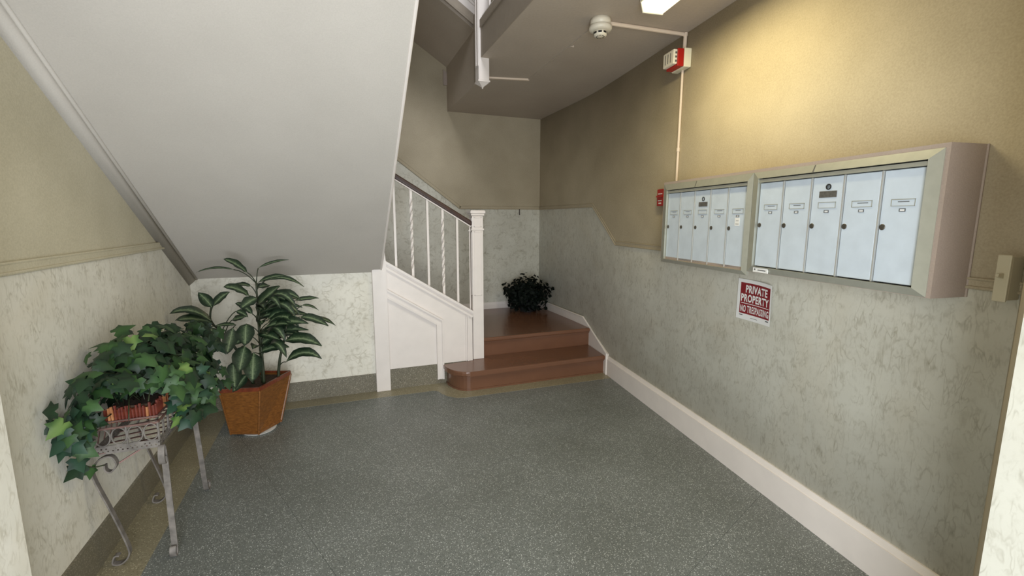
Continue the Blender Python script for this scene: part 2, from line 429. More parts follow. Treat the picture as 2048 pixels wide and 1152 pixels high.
for s in dpts:
    q, nv = near_path(s); rows.append([bm.verts.new(q+ZV*z) for z in (0.0, dado_r(q))] + [bm.verts.new(q+ZV*dado_r(q)), bm.verts.new(q+ZV*2.8)] + [bm.verts.new(q-nv*0.15+ZV*z) for z in (0.0, 2.8)])
for a, b in zip(rows[:-1], rows[1:]):
    for (i0, i1, mi) in ((0, 1, 0), (2, 3, 1), (5, 4, 1), (3, 5, 1), (4, 0, 1)):
        f = bm.faces.new((a[i0], b[i0], b[i1], a[i1])); f.material_index = mi; f.smooth = (i0 in (0, 2))
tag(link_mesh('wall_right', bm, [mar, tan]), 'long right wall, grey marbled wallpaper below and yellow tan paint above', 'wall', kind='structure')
# pier beside the entrance on the right, with a splayed edge
bm = bmesh.new()
for z0, z1, mi in ((0, 1.275, 0), (1.275, 2.80, 1)):
    prism(bm, [RW(1.016, 0, z0), RW(0.738, 0.50, z0), RW(0.738, 0.0, z0)], (0, 0, z1-z0), 1)
    prism(bm, [RW(0.738, 0.0, z0), RW(0.738, 0.50, z0), RW(-1.6, 0.50, z0), RW(-1.6, 0.0, z0)], (0, 0, z1-z0), mi)
tag(link_mesh('wall_right_pilaster', bm, [mar, tan]), 'wall pier at the right picture edge with a tan splayed corner', 'wall', kind='structure')
# front wall with the entrance opening behind the camera
bm = bmesh.new()
for x0, x1, z0, z1 in ((-1.3, -0.80, 0, 2.75), (1.30, 1.85, 0, 2.75), (-0.80, 1.30, 2.5, 2.75), (-1.3, 3.2, 2.75, 5.7)):
    box(bm, x0, x1, -1.80, -1.66, z0, z1)
tag(link_mesh('wall_front', bm, tan), 'tan wall round the entrance opening, behind the viewer', 'wall', kind='structure')
bm = bmesh.new(); box(bm, 3.0, 3.15, -1.8, 5.6, 2.75, 5.7)
tag(link_mesh('wall_right_upper', bm, tan), 'tan wall of the floor above, beyond the upper hall', 'wall', kind='structure')

# dado rails
def moulding(name, label, path, outv, h=0.034, d=0.014, m=None, extra=True):
    """flat strip with a rounded bead along its lower edge, following a path on a wall"""
    bm = bmesh.new(); outv = Vector(outv)
    path = [Vector(p) for p in path]
    for a, b in zip(path[:-1], path[1:]):
        t = (b-a).normalized(); n = outv.normalized(); w = n.cross(t).normalized()
        if w.z < 0: w = -w
        hexa(bm, [a, b, b+w*h, a+w*h, a+n*d*0.55, b+n*d*0.55, b+w*h+n*d*0.55, a+w*h+n*d*0.55])
        if extra: tube(bm, [a+n*d*0.5, b+n*d*0.5], d*0.5, 8); tube(bm, [a+w*h+n*d*0.4, b+w*h+n*d*0.4], d*0.4, 8)
    return tag(link_mesh(name, bm, m or tan), label, 'moulding', kind='structure')
moulding('trim_1', 'tan dado moulding along the left wall', [(XL, 1.612, 1.318), (XL, 3.62, 1.318)], (1, 0, 0), m=M['tan_lit'])
moulding('trim_2', 'tan dado moulding on the left entrance pier', [(-0.88, -1.6, 1.318), (-0.88, 1.612, 1.318)], (1, 0, 0), m=M['tan_lit'])
moulding('trim_3', 'tan dado moulding on the back wall that climbs with the stairs', [(XB, 5.45, 1.634), (1.42, 5.45, 1.634), (-0.2, 5.45, 2.844)], (0, -1, 0), h=0.03, d=0.012)
bm = bmesh.new(); pp = []
for s in dpts:
    if s < 1.0: continue
    q, nv = near_path(s); pp.append((q, nv, dado_r(q)))
for (qa, na, za), (qb, nb, zb) in zip(pp[:-1], pp[1:]):
    pts = [(qa, na, za), (qb, nb, zb)]
    hexa(bm, [qa+ZV*(za-.003), qb+ZV*(zb-.003), qb+ZV*(zb+.027), qa+ZV*(za+.027), qa+na*.006+ZV*(za-.003), qb+nb*.006+ZV*(zb-.003), qb+nb*.006+ZV*(zb+.027), qa+na*.006+ZV*(za+.027)])
tube(bm, [q+n*.006+ZV*(z-.003) for q, n, z in pp], 0.006, 8); tube(bm, [q+n*.005+ZV*(z+.027) for q, n, z in pp], 0.005, 8)
tag(link_mesh('trim_4', bm, tan), 'tan dado moulding on the right wall, rising toward the landing', 'moulding', kind='structure')

# baseboards
def baseboard(name, label, pts, outv, h, d, m, bead=True):
    bm = bmesh.new(); outv = Vector(outv)
    for a, b in zip(pts[:-1], pts[1:]):
        a, b = Vector(a), Vector(b)
        hb = h-0.03 if bead else h
        hexa(bm, [a, b, b+outv*d, a+outv*d, a+ZV*hb, b+ZV*hb, b+outv*d+ZV*hb, a+outv*d+ZV*hb])
        if bead:
            hexa(bm, [a+ZV*hb, b+ZV*hb, b+outv*d*0.75+ZV*hb, a+outv*d*0.75+ZV*hb, a+ZV*h, b+ZV*h, b+outv*d*0.35+ZV*h, a+outv*d*0.35+ZV*h])
    return tag(link_mesh(name, bm, m), label, 'baseboard', kind='structure')
baseboard('baseboard_right', 'tall white painted baseboard along the right wall', [RW(1.0, 0, 0), RW(3.955, 0, 0)], -RN, 0.188, 0.022, M['white'])
baseboard('baseboard_right_pilaster', 'white baseboard on the right entrance pier', [RW(-1.6, 0.50, 0), RW(0.738, 0.50, 0)], -RN, 0.188, 0.02, M['white'])
baseboard('baseboard_left', 'speckled brown terrazzo baseboard along the left wall', [(XL, 1.612, 0), (XL, 4.02, 0)], (1, 0, 0), 0.16, 0.014, M['base_terr'], False)
baseboard('baseboard_left_pilaster', 'speckled brown terrazzo baseboard on the left entrance pier', [(-0.88, -1.6, 0), (-0.88, 1.612, 0)], (1, 0, 0), 0.16, 0.014, M['base_terr'], False)
baseboard('baseboard_back', 'speckled grey terrazzo baseboard under the soffit wall', [(XL, 4.02, 0), (0.285, 4.02, 0)], (0, -1, 0), 0.16, 0.014, M['base_terr'], False)
baseboard('baseboard_landing', 'low white baseboard at the back of the landing', [(1.13, 5.45, 0.37), (XB, 5.45, 0.37)], (0, -1, 0), 0.082, 0.014, M['white'])
# stair skirt on the right wall: upright, slope and level run
bm = bmesh.new()
y0, y1 = 3.68, 4.235
prism(bm, [RW(3.95, 0.026, 0.0), RW(sB, 0.026, 0.0), RW(sB, 0.026, 0.375), RW(3.95, 0.026, 0.205)], RN*0.026)
prism(bm, [(XB-0.026, YB, 0.0), (XB-0.026, 5.45, 0.3), (XB-0.026, 5.45, 0.452), (XB-0.026, y1, 0.452), (XB-0.026, YB, 0.375)], (0.026, 0, 0))
tube(bm, [RW(3.95, 0.02, 0.205), RW(sB, 0.02, 0.378), (XB-0.02, y1, 0.454), (XB-0.02, 5.45, 0.454)], 0.010, 8)
tube(bm, [RW(3.952, 0.022, 0.0), RW(3.952, 0.022, 0.215)], 0.011, 8)
tag(link_mesh('baseboard_stair', bm, M['white']), 'white skirting that climbs the two steps on the right', 'baseboard', kind='structure')

# ------------------------------------------------------------------ ceilings
ZC = 2.75
def slab(name, label, pieces, m, cat='ceiling'):
    bm = bmesh.new()
    for p in pieces: box(bm, *p)
    return tag(link_mesh(name, bm, m), label, cat, kind='structure')
bm = bmesh.new()
prism(bm, [(x, y, ZC) for x, y in ((-1.2, -1.8), (3.1, -1.8), (3.1, 5.6), (1.29, 5.6), (1.29, 4.25), (1.132, 3.69), (1.132, 1.32), (-1.2, 1.32))], (0, 0, 0.25))
tag(link_mesh('ceiling', bm, M['ceiling']), 'dim flat ceiling over the landing and the right of the lobby', 'ceiling', kind='structure')
slab('ceiling_edge', 'shaded upper edge of the floor slab beside the stairwell', [(1.29, 1.5, 4.25, 5.45, 3.0, 3.235)], M['ceiling'], 'slab')
slab('ceiling_upper', 'high ceiling over the stairwell', [(-1.2, 3.1, -1.8, 5.6, 5.6, 5.7)], M['soffit'])
# nosing along the slab edge
bm = bmesh.new(); box(bm, 1.118, 1.30, 1.32, 3.66, 2.965, 3.02)
tag(link_mesh('trim_6', bm, M['edge']), 'beige nosing along the edge of the upper floor', 'moulding', kind='structure')

bm = bmesh.new(); box(bm, 1.126, 1.132, 1.32, 3.685, 2.75, 2.965)  # thin board added so the brightly lit slab edge reads darker
tag(link_mesh('trim_12', bm, M['edge']), 'added beige board darkening the edge of the upper floor', 'moulding', kind='structure')
# sloping soffit of the flight that rises toward the viewer
SM = 0.62
def sz(y): return 1.055 + SM*(4.02-y)
bm = bmesh.new()
yt = 1.30
prism(bm, [(XL, 4.05, sz(4.05)), (XL, yt, sz(yt)), (XL, yt, 3.0), (XL, 2.2, 3.0), (XL, 4.05, sz(4.05)+0.36)], (0.345-XL, 0, 0))
so = link_mesh('ceiling_stair_soffit', bm, M['soffit'])
tag(so, 'large pale sloping underside of the stair flight at the upper left', 'soffit', kind='structure')
# plaster band where the soffit meets the left wall, and a bead on its free edge
bm = bmesh.new()
nrm = Vector((0, -SM, -1)).normalized(); sl = Vector((0, -1, SM)).normalized()
a, b = Vector((XL, 4.02, sz(4.02))), Vector((XL, yt, sz(yt)))
prism(bm, [a, a+Vector((0.045, 0, 0))+nrm*0.001, a+Vector((0.03, 0, 0))+nrm*0.022, a+nrm*0.055], b-a)
tube(bm, [a+Vector((0.045, 0, 0))+nrm*0.002, b+Vector((0.045, 0, 0))+nrm*0.002], 0.009, 8)
tag(link_mesh('trim_7', bm, M['soffit'], None, True), 'rounded plaster band where the soffit meets the left wall', 'moulding', kind='structure')
bm = bmesh.new(); tube(bm, [(0.345, 4.04, sz(4.04)+0.004), (0.345, yt, sz(yt)+0.004)], 0.009, 8)
tag(link_mesh('trim_8', bm, M['white']), 'thin white bead along the free edge of the soffit', 'moulding', kind='structure')

# underside and stringer of the flight above
bm = bmesh.new()
prism(bm, [(1.29, 4.32, 3.235), (XL, 4.32, 3.235+0.63*(1.29-XL)), (XL, 4.32, 3.4+0.63*(1.29-XL)), (1.29, 4.32, 3.4)], (0, 1.13, 0))
tag(link_mesh('ceiling_upper_soffit', bm, M['ceiling']), 'dark sloping underside of the highest stair flight', 'soffit', kind='structure')
bm = bmesh.new()
def s4(x, o): return (x, 4.32, 3.262+0.63*(1.29-x)+o)
prism(bm, [s4(1.30, 0), s4(XL, 0), s4(XL, 0.085), s4(1.30, 0.085)], (0, -0.03, 0), 0)
tube(bm, [Vector(s4(1.30, 0.0))+Vector((0, -0.03, 0)), Vector(s4(XL, 0.0))+Vector((0, -0.03, 0))], 0.011, 8, 0)
prism(bm, [s4(1.30, 0.085), s4(XL, 0.085), s4(XL, 0.55), s4(1.30, 0.55)], (0, -0.018, 0), 1)
for o in (0.17, 0.20, 0.45): tube(bm, [Vector(s4(1.30, o))+Vector((0, -0.02, 0)), Vector(s4(XL, o))+Vector((0, -0.02, 0))], 0.007, 6, 1)
tag(link_mesh('trim_9', bm, [M['edge'], M['white']]), 'white stringer board of the highest flight above a beige lower edge', 'stringer', kind='structure')
bm = bmesh.new(); box(bm, 1.27, 1.305, 4.235, 4.27, 2.75, 3.33)
tag(link_mesh('trim_10', bm, M['edge']), 'beige corner board at the end of the upper floor slab', 'moulding', kind='structure')
bm = bmesh.new(); prism(bm, [(1.247, 5.45, 3.035), (1.293, 5.45, 3.035), (1.293, 5.45, 3.165), (1.247, 5.45, 3.205)], (0, -0.02, 0))
tag(link_mesh('trim_11', bm, M['case']), 'small beige skirting end high on the back wall', 'moulding', kind='structure')

# ------------------------------------------------------------------ staircase
stairs = empty('staircase', 'two brown painted steps and a square landing in the far corner', 'stairs', kind='structure')
def xr(y): return (1.905/math.cos(TH) + y*math.tan(TH) if y < YB else XB) - 0.024
Z1, Z2 = 0.185, 0.370
def step_outline(nose, cx, r, yb, xl=None):
    out = []
    for k in range(9):
        a = math.pi + (math.pi/2)*k/8
        out.append((cx + r[0]*math.cos(a), yb + r[1]*math.sin(a)))
    return out
o1 = step_outline(0, 1.035, (0.175, 0.30), 3.985) + [(xr(3.685), 3.685), (xr(4.10), 4.10), (1.14, 4.10), (1.14, 3.985)]
def rounded_slab(name, outline, z0, z1, m, parent, w=0.012):
    bm = bmesh.new(); prism(bm, [(x, y, z0) for x, y in outline], (0, 0, z1-z0))
    es = [e for e in bm.edges if abs(e.verts[0].co.z-e.verts[1].co.z) < 1e-6]
    bmesh.ops.bevel(bm, geom=es, offset=w, segments=3, affect='EDGES', profile=0.5, clamp_overlap=True)
    return link_mesh(name, bm, m, parent)
rounded_slab('tread', o1, Z1-0.045, Z1, M['step'], stairs)
o1r = step_outline(0, 1.045, (0.150, 0.265), 3.985) + [(xr(3.72), 3.72), (xr(4.10), 4.10), (1.14, 4.10), (1.14, 3.985)]
bm = bmesh.new(); prism(bm, [(x, y, 0.0) for x, y in o1r], (0, 0, Z1-0.046))
link_mesh('riser', bm, M['step'], stairs)
bm = bmesh.new()
o1b = step_outline(0, 1.045, (0.158, 0.273), 3.985) + [(xr(3.712), 3.712), (xr(4.0), 4.0), (1.14, 4.0), (1.14, 3.985)]
prism(bm, [(x, y, 0.0) for x, y in o1b], (0, 0, 0.016))
o1c = step_outline(0, 1.045, (0.160, 0.275), 3.985) + [(xr(3.708), 3.708), (xr(4.0), 4.0), (1.14, 4.0), (1.14, 3.985)]
prism(bm, [(x, y, Z1-0.062) for x, y in o1c], (0, 0, 0.016))
link_mesh('riser_moulding', bm, M['step'], stairs)
rounded_slab('landing', [(1.12, 4.068), (xr(4.068), 4.068), (xr(4.5), 4.5), (xr(4.5), 5.445), (1.12, 5.445)], Z2-0.04, Z2, M['step'], stairs)
bm = bmesh.new(); box(bm, 1.12, xr(4.098), 4.098, 4.13, 0.0, Z2-0.041); box(bm, 1.12, xr(4.088), 4.086, 4.10, Z2-0.056, Z2-0.0405)
link_mesh('riser', bm, M['step'], stairs)
for k in range(5):
    x1 = 1.12-0.29*k; z1 = Z2+0.178*(k+1)
    bm = bmesh.new(); box(bm, x1-0.29, x1, 4.09, 5.445, z1-0.178 if k else Z2-0.1, z1-0.036); link_mesh('riser', bm, M['step'], stairs)
    bm = bmesh.new(); box(bm, x1-0.29, x1+0.022, 4.09, 5.445, z1-0.035, z1); bevel(bm, 0.01, 2); link_mesh('tread', bm, M['step'], stairs)
bm = bmesh.new(); box(bm, XL, -0.33, 4.09, 5.445, 1.2, 1.44); link_mesh('upper_landing', bm, M['step'], stairs)

# ------------------------------------------------------------------ white panelling below the stair rail
YP = 3.992
def pz(x): return 0.67 + (1.137-x)*0.634
panel = empty('wall_stair_panel', 'white painted panelling below the stair railing, with a hatch frame', 'panelling', kind='structure')
bm = bmesh.new()
prism(bm, [(0.385, YP+0.012, 0.186), (0.80, YP+0.012, 0.186), (0.80, YP+0.012, 0.10), (0.868, YP+0.012, 0.10), (0.868, YP+0.012, 0.15), (1.15, YP+0.012, 0.15), (1.15, YP+0.012, pz(1.15)-0.03), (0.345, YP+0.012, pz(0.345)-0.03)], (0, 0.04, 0))
link_mesh('panel_board', bm, M['white'], panel)
bm = bmesh.new(); box(bm, 0.385, 1.10, YP+0.010, YP+0.05, 0, 0.187); link_mesh('terrazzo_base', bm, M['base_terr'], panel)
bm = bmesh.new()
prism(bm, [(0.268, YP-0.014, 0.0), (0.388, YP-0.014, 0.0), (0.388, YP-0.014, 1.13), (0.372, YP-0.014, 1.31), (0.352, YP-0.014, 1.10), (0.268, YP-0.014, 1.078)], (0, 0.06, 0))
bevel(bm, 0.003, 1); link_mesh('corner_post', bm, M['white'], panel)
def bar(bm, p, q, w, d0, d1):
    """board between two points of the panel plane, w wide, from depth d0 to d1 in front of it"""
    p, q = Vector((p[0], 0, p[1])), Vector((q[0], 0, q[1])); t = (q-p).normalized(); n = Vector((-t.z, 0, t.x))*w*0.5
    prism(bm, [Vector((c.x, YP+0.012-d0, c.z)) for c in (p+n, q+n, q-n, p-n)], (0, -(d1-d0)-0.004, 0))
bm = bmesh.new()
for o, w, d in ((0.0, 0.050, 0.014), (0.028, 0.014, 0.026), (-0.026, 0.012, 0.021)):
    # mitred strip: down the slope, then upright to the floor
    sl_ = -0.634; vx = 0.838+o*0.9
    def zt_(x, q): return 0.868+(x-0.385)*sl_+q*1.184
    a, b = o-w/2, o+w/2
    xa, xb = vx-w/2, vx+w/2
    prism(bm, [(x, YP+0.012, z) for x, z in ((0.385, zt_(0.385, a)), (0.385, zt_(0.385, b)), (xb, zt_(xb, b)), (xb, 0.045), (xa, 0.045), (xa, zt_(xa, a)))], (0, -d-0.004, 0))
link_mesh('hatch_frame', bm, M['white'], panel)
bm = bmesh.new()
bar(bm, (0.345, pz(0.345)-0.055), (1.15, pz(1.15)-0.055), 0.020, 0, 0.012)
bar(bm, (1.105, pz(1.105)-0.06), (1.105, 0.186), 0.014, 0, 0.010); bar(bm, (1.085, pz(1.085)-0.075), (1.085, 0.186), 0.006, 0, 0.006)
link_mesh('panel_moulding', bm, M['white'], panel)
bm = bmesh.new()
def cap(bm, o0, o1, ya, yb):
    prism(bm, [(0.345, ya, pz(0.345)+o0), (1.158, ya, pz(1.158)+o0), (1.158, ya, pz(1.158)+o1), (0.345, ya, pz(0.345)+o1)], (0, yb-ya, 0))
cap(bm, -0.02, 0.004, YP-0.012, 4.11); cap(bm, -0.045, -0.02, YP+0.006, 4.10)
link_mesh('panel_cap', bm, M['white'], panel)

# ------------------------------------------------------------------ stair railing
YR = 4.06
rail = empty('stair_railing', 'white stair railing with dark handrail, thin balusters and a square newel on the step', 'railing')
nw = bmesh.new()
box(nw, 1.162, 1.268, 4.020, 4.126, Z1, 1.535); bevel(nw, 0.004, 2)
newel = link_mesh('newel_post', nw, M['white'], rail)
bm = bmesh.new()
box(bm, 1.152, 1.278, 4.010, 4.136, 1.536, 1.556); box(bm, 1.144, 1.286, 4.002, 4.144, 1.556, 1.580)
bevel(bm, 0.005, 2)
prism(bm, [(1.150, 4.008, 1.580), (1.280, 4.008, 1.580), (1.280, 4.138, 1.580), (1.150, 4.138, 1.580)], (0, 0, 0.004))
link_mesh('cap', bm, M['white'], newel)
bm = bmesh.new(); box(bm, 1.154, 1.276, 4.012, 4.134, 1.404, 1.420); bevel(bm, 0.004, 2); link_mesh('collar', bm, M['white'], newel)
bm = bmesh.new()
def face_frame(bm, z0, z1, m=0.018, w=0.005, d=0.004):
    for y in (4.020,):
        for a in ((1.162+m, 1.268-m, z0, z0+w), (1.162+m, 1.268-m, z1-w, z1), (1.162+m, 1.162+m+w, z0, z1), (1.268-m-w, 1.268-m, z0, z1)):
            box(bm, a[0], a[1], y-d, y, a[2], a[3])
    for a in ((4.020+m, 4.126-m, z0, z0+w), (4.020+m, 4.126-m, z1-w, z1), (4.020+m, 4.020+m+w, z0, z1), (4.126-m-w, 4.126-m, z0, z1)):
        box(bm, 1.162-d, 1.162, a[0], a[1], a[2], a[3])
face_frame(bm, 1.435, 1.522); face_frame(bm, 0.80, 1.392)
link_mesh('face_moulding', bm, M['white'], newel)
def rz(x): return 1.443 + (1.154-x)*0.600           # underside of the handrail
def slope_bar(bm, x0, x1, f, o0, o1, ya, yb):
    prism(bm, [(x0, ya, f(x0)+o0), (x1, ya, f(x1)+o0), (x1, ya, f(x1)+o1), (x0, ya, f(x0)+o1)], (0, yb-ya, 0))
bm = bmesh.new(); slope_bar(bm, 0.10, 1.164, rz, 0.004, 0.052, YR-0.028, YR+0.028); bevel(bm, 0.011, 3)
tag(link_mesh('handrail', bm, M['rail'], rail), 'dark brown wooden handrail')
bm = bmesh.new(); slope_bar(bm, 0.10, 1.160, rz, -0.008, 0.004, YR-0.016, YR+0.016); link_mesh('rail_fillet', bm, M['white'], rail)
def square_bar(bm, x, z0, z1, r, twist=False):
    n = 30 if twist else 1; rows = []
    for i in range(n+1):
        t = i/n; a = math.pi/4
        if twist:
            u = min(1, max(0, (t-0.10)/0.80)); a += u*math.pi*4.0
        q = r*1.414*(0.9 if twist and 0.1 < t < 0.9 else 1.0)
        rows.append([bm.verts.new((x+q*math.cos(a+k*math.pi/2), YR+q*math.sin(a+k*math.pi/2), z0+(z1-z0)*t)) for k in range(4)])
    for i in range(n):
        for k in range(4): bm.faces.new((rows[i][k], rows[i][(k+1) % 4], rows[i+1][(k+1) % 4], rows[i+1][k]))
    bm.faces.new(rows[0][::-1]); bm.faces.new(rows[-1])
for i, x in enumerate((0.346, 0.480, 0.624, 0.764, 0.899, 1.031)):
    bm = bmesh.new(); tw = i in (0, 2, 4)
    square_bar(bm, x, pz(x)-0.01, rz(x)-0.002, 0.0095 if not tw else 0.0105, tw)
    b = link_mesh('baluster', bm, M['white'], rail)
    if tw: b['label'] = 'twisted white baluster'
bm = bmesh.new()
square_bar(bm, 1.148, 0.20, rz(1.148)-0.002, 0.004)
for z in (1.40, 0.64, 0.415): lathe(bm, (1.148, YR, z), (0, -1, 0), [(0.0, -0.004), (0.011, 0.0), (0.010, 0.008), (0.0, 0.012)], 10)
link_mesh('end_bar', bm, M['white'], rail)
origin(rail)

# newel that hangs below the upper floor, and the balusters above it
dn = empty('hanging_newel_post', 'white square newel post hanging below the upper floor edge, with a pointed drop', 'newel post')
bm = bmesh.new(); box(bm, 1.108, 1.196, 3.598, 3.686, 2.585, 4.6); bevel(bm, 0.003, 1)
link_mesh('post', bm, M['white'], dn)
bm = bmesh.new()
box(bm, 1.103, 1.201, 3.593, 3.691, 2.574, 2.585)
v = [bm.verts.new(p) for p in ((1.108, 3.598, 2.574), (1.196, 3.598, 2.574), (1.196, 3.686, 2.574), (1.108, 3.686, 2.574), (1.152, 3.642, 2.538))]
for k in range(4): bm.faces.new((v[k], v[(k+1) % 4], v[4]))
bm.faces.new(v[:4]); lathe(bm, (1.152, 3.642, 2.545), (0, 0, -1), [(0.004, 0), (0.008, 0.006), (0.004, 0.014)], 10)
link_mesh('drop', bm, M['white'], dn)
bm = bmesh.new(); box(bm, 1.104, 1.1085, 3.606, 3.626, 2.70, 4.5); box(bm, 1.104, 1.1085, 3.658, 3.678, 2.70, 4.5); box(bm, 1.104, 1.1085, 3.606, 3.678, 2.69, 2.70)
link_mesh('face_moulding', bm, M['white'], dn)
origin(dn)
ur = empty('upper_railing', 'white balusters of the upper floor railing beside the hanging newel', 'railing')
bm = bmesh.new(); box(bm, 1.135, 1.175, 1.4, 3.592, 3.02, 3.05); link_mesh('bottom_rail', bm, M['white'], ur)
for k in range(15):
    bm = bmesh.new(); y = 3.46-0.14*k; box(bm, 1.147, 1.163, y-0.008, y+0.008, 3.05, 3.95); link_mesh('baluster', bm, M['white'], ur)
bm = bmesh.new(); box(bm, 1.127, 1.183, 1.4, 3.592, 3.95, 4.0); link_mesh('handrail', bm, M['rail'], ur)
origin(ur)

# ------------------------------------------------------------------ mailboxes on the right wall
DF = 0.165
case = empty('mailbox_surround', 'pinkish beige painted box on the right wall that holds both mailbox units', 'mailbox surround')
S0, S1, CZ0, CZ1 = 1.158, 2.848, 1.236, 1.752
bm = bmesh.new()
rbox(bm, S0, S0+0.018, 0.0, DF, CZ0, CZ1); link_mesh('side_panel', bm, M['case'], case)
bm = bmesh.new(); rbox(bm, S1-0.018, S1, 0.0, DF, CZ0, CZ1); link_mesh('side_panel', bm, M['case'], case)
bm = bmesh.new(); rbox(bm, S0+0.018, S1-0.018, 0.0, DF, CZ1-0.018, CZ1); link_mesh('top_panel', bm, M['case'], case)
bm = bmesh.new(); rbox(bm, S0+0.018, S1-0.018, 0.0, DF, CZ0, CZ0+0.018); link_mesh('bottom_panel', bm, M['case'], case)
bm = bmesh.new(); tube(bm, [RW(S0, 0.004, CZ0), RW(S0, 0.004, CZ1)], 0.005, 6); link_mesh('caulk_bead', bm, M['case'], case)
origin(case)

def fit_text(text, f, u0, u1, v0, v1, m, name, parent, bold=0.012):
    """flat lettering: the outline of text stretched over (u0..u1, v0..v1) and placed by f(u, v)"""
    cu = D.curves.new('lettering', 'FONT'); cu.body = text; cu.offset = bold; cu.resolution_u = 3; cu.space_character = 1.10
    t = D.objects.new('lettering_source', cu); COL.objects.link(t)
    dg = bpy.context.evaluated_depsgraph_get(); dg.update()
    me = D.meshes.new_from_object(t.evaluated_get(dg))
    xs = [v.co.x for v in me.vertices]; ys = [v.co.y for v in me.vertices]
    x0, x1, y0, y1 = min(xs), max(xs), min(ys), max(ys)
    for v in me.vertices:
        v.co = f(u0+(v.co.x-x0)/(x1-x0)*(u1-u0), v1-(v.co.y-y0)/(y1-y0)*(v1-v0))
    D.objects.remove(t); D.curves.remove(cu)
    me.materials.clear(); me.materials.append(m)
    o = D.objects.new(name, me); COL.objects.link(o)
    if parent is not None: o.parent = parent
    return o

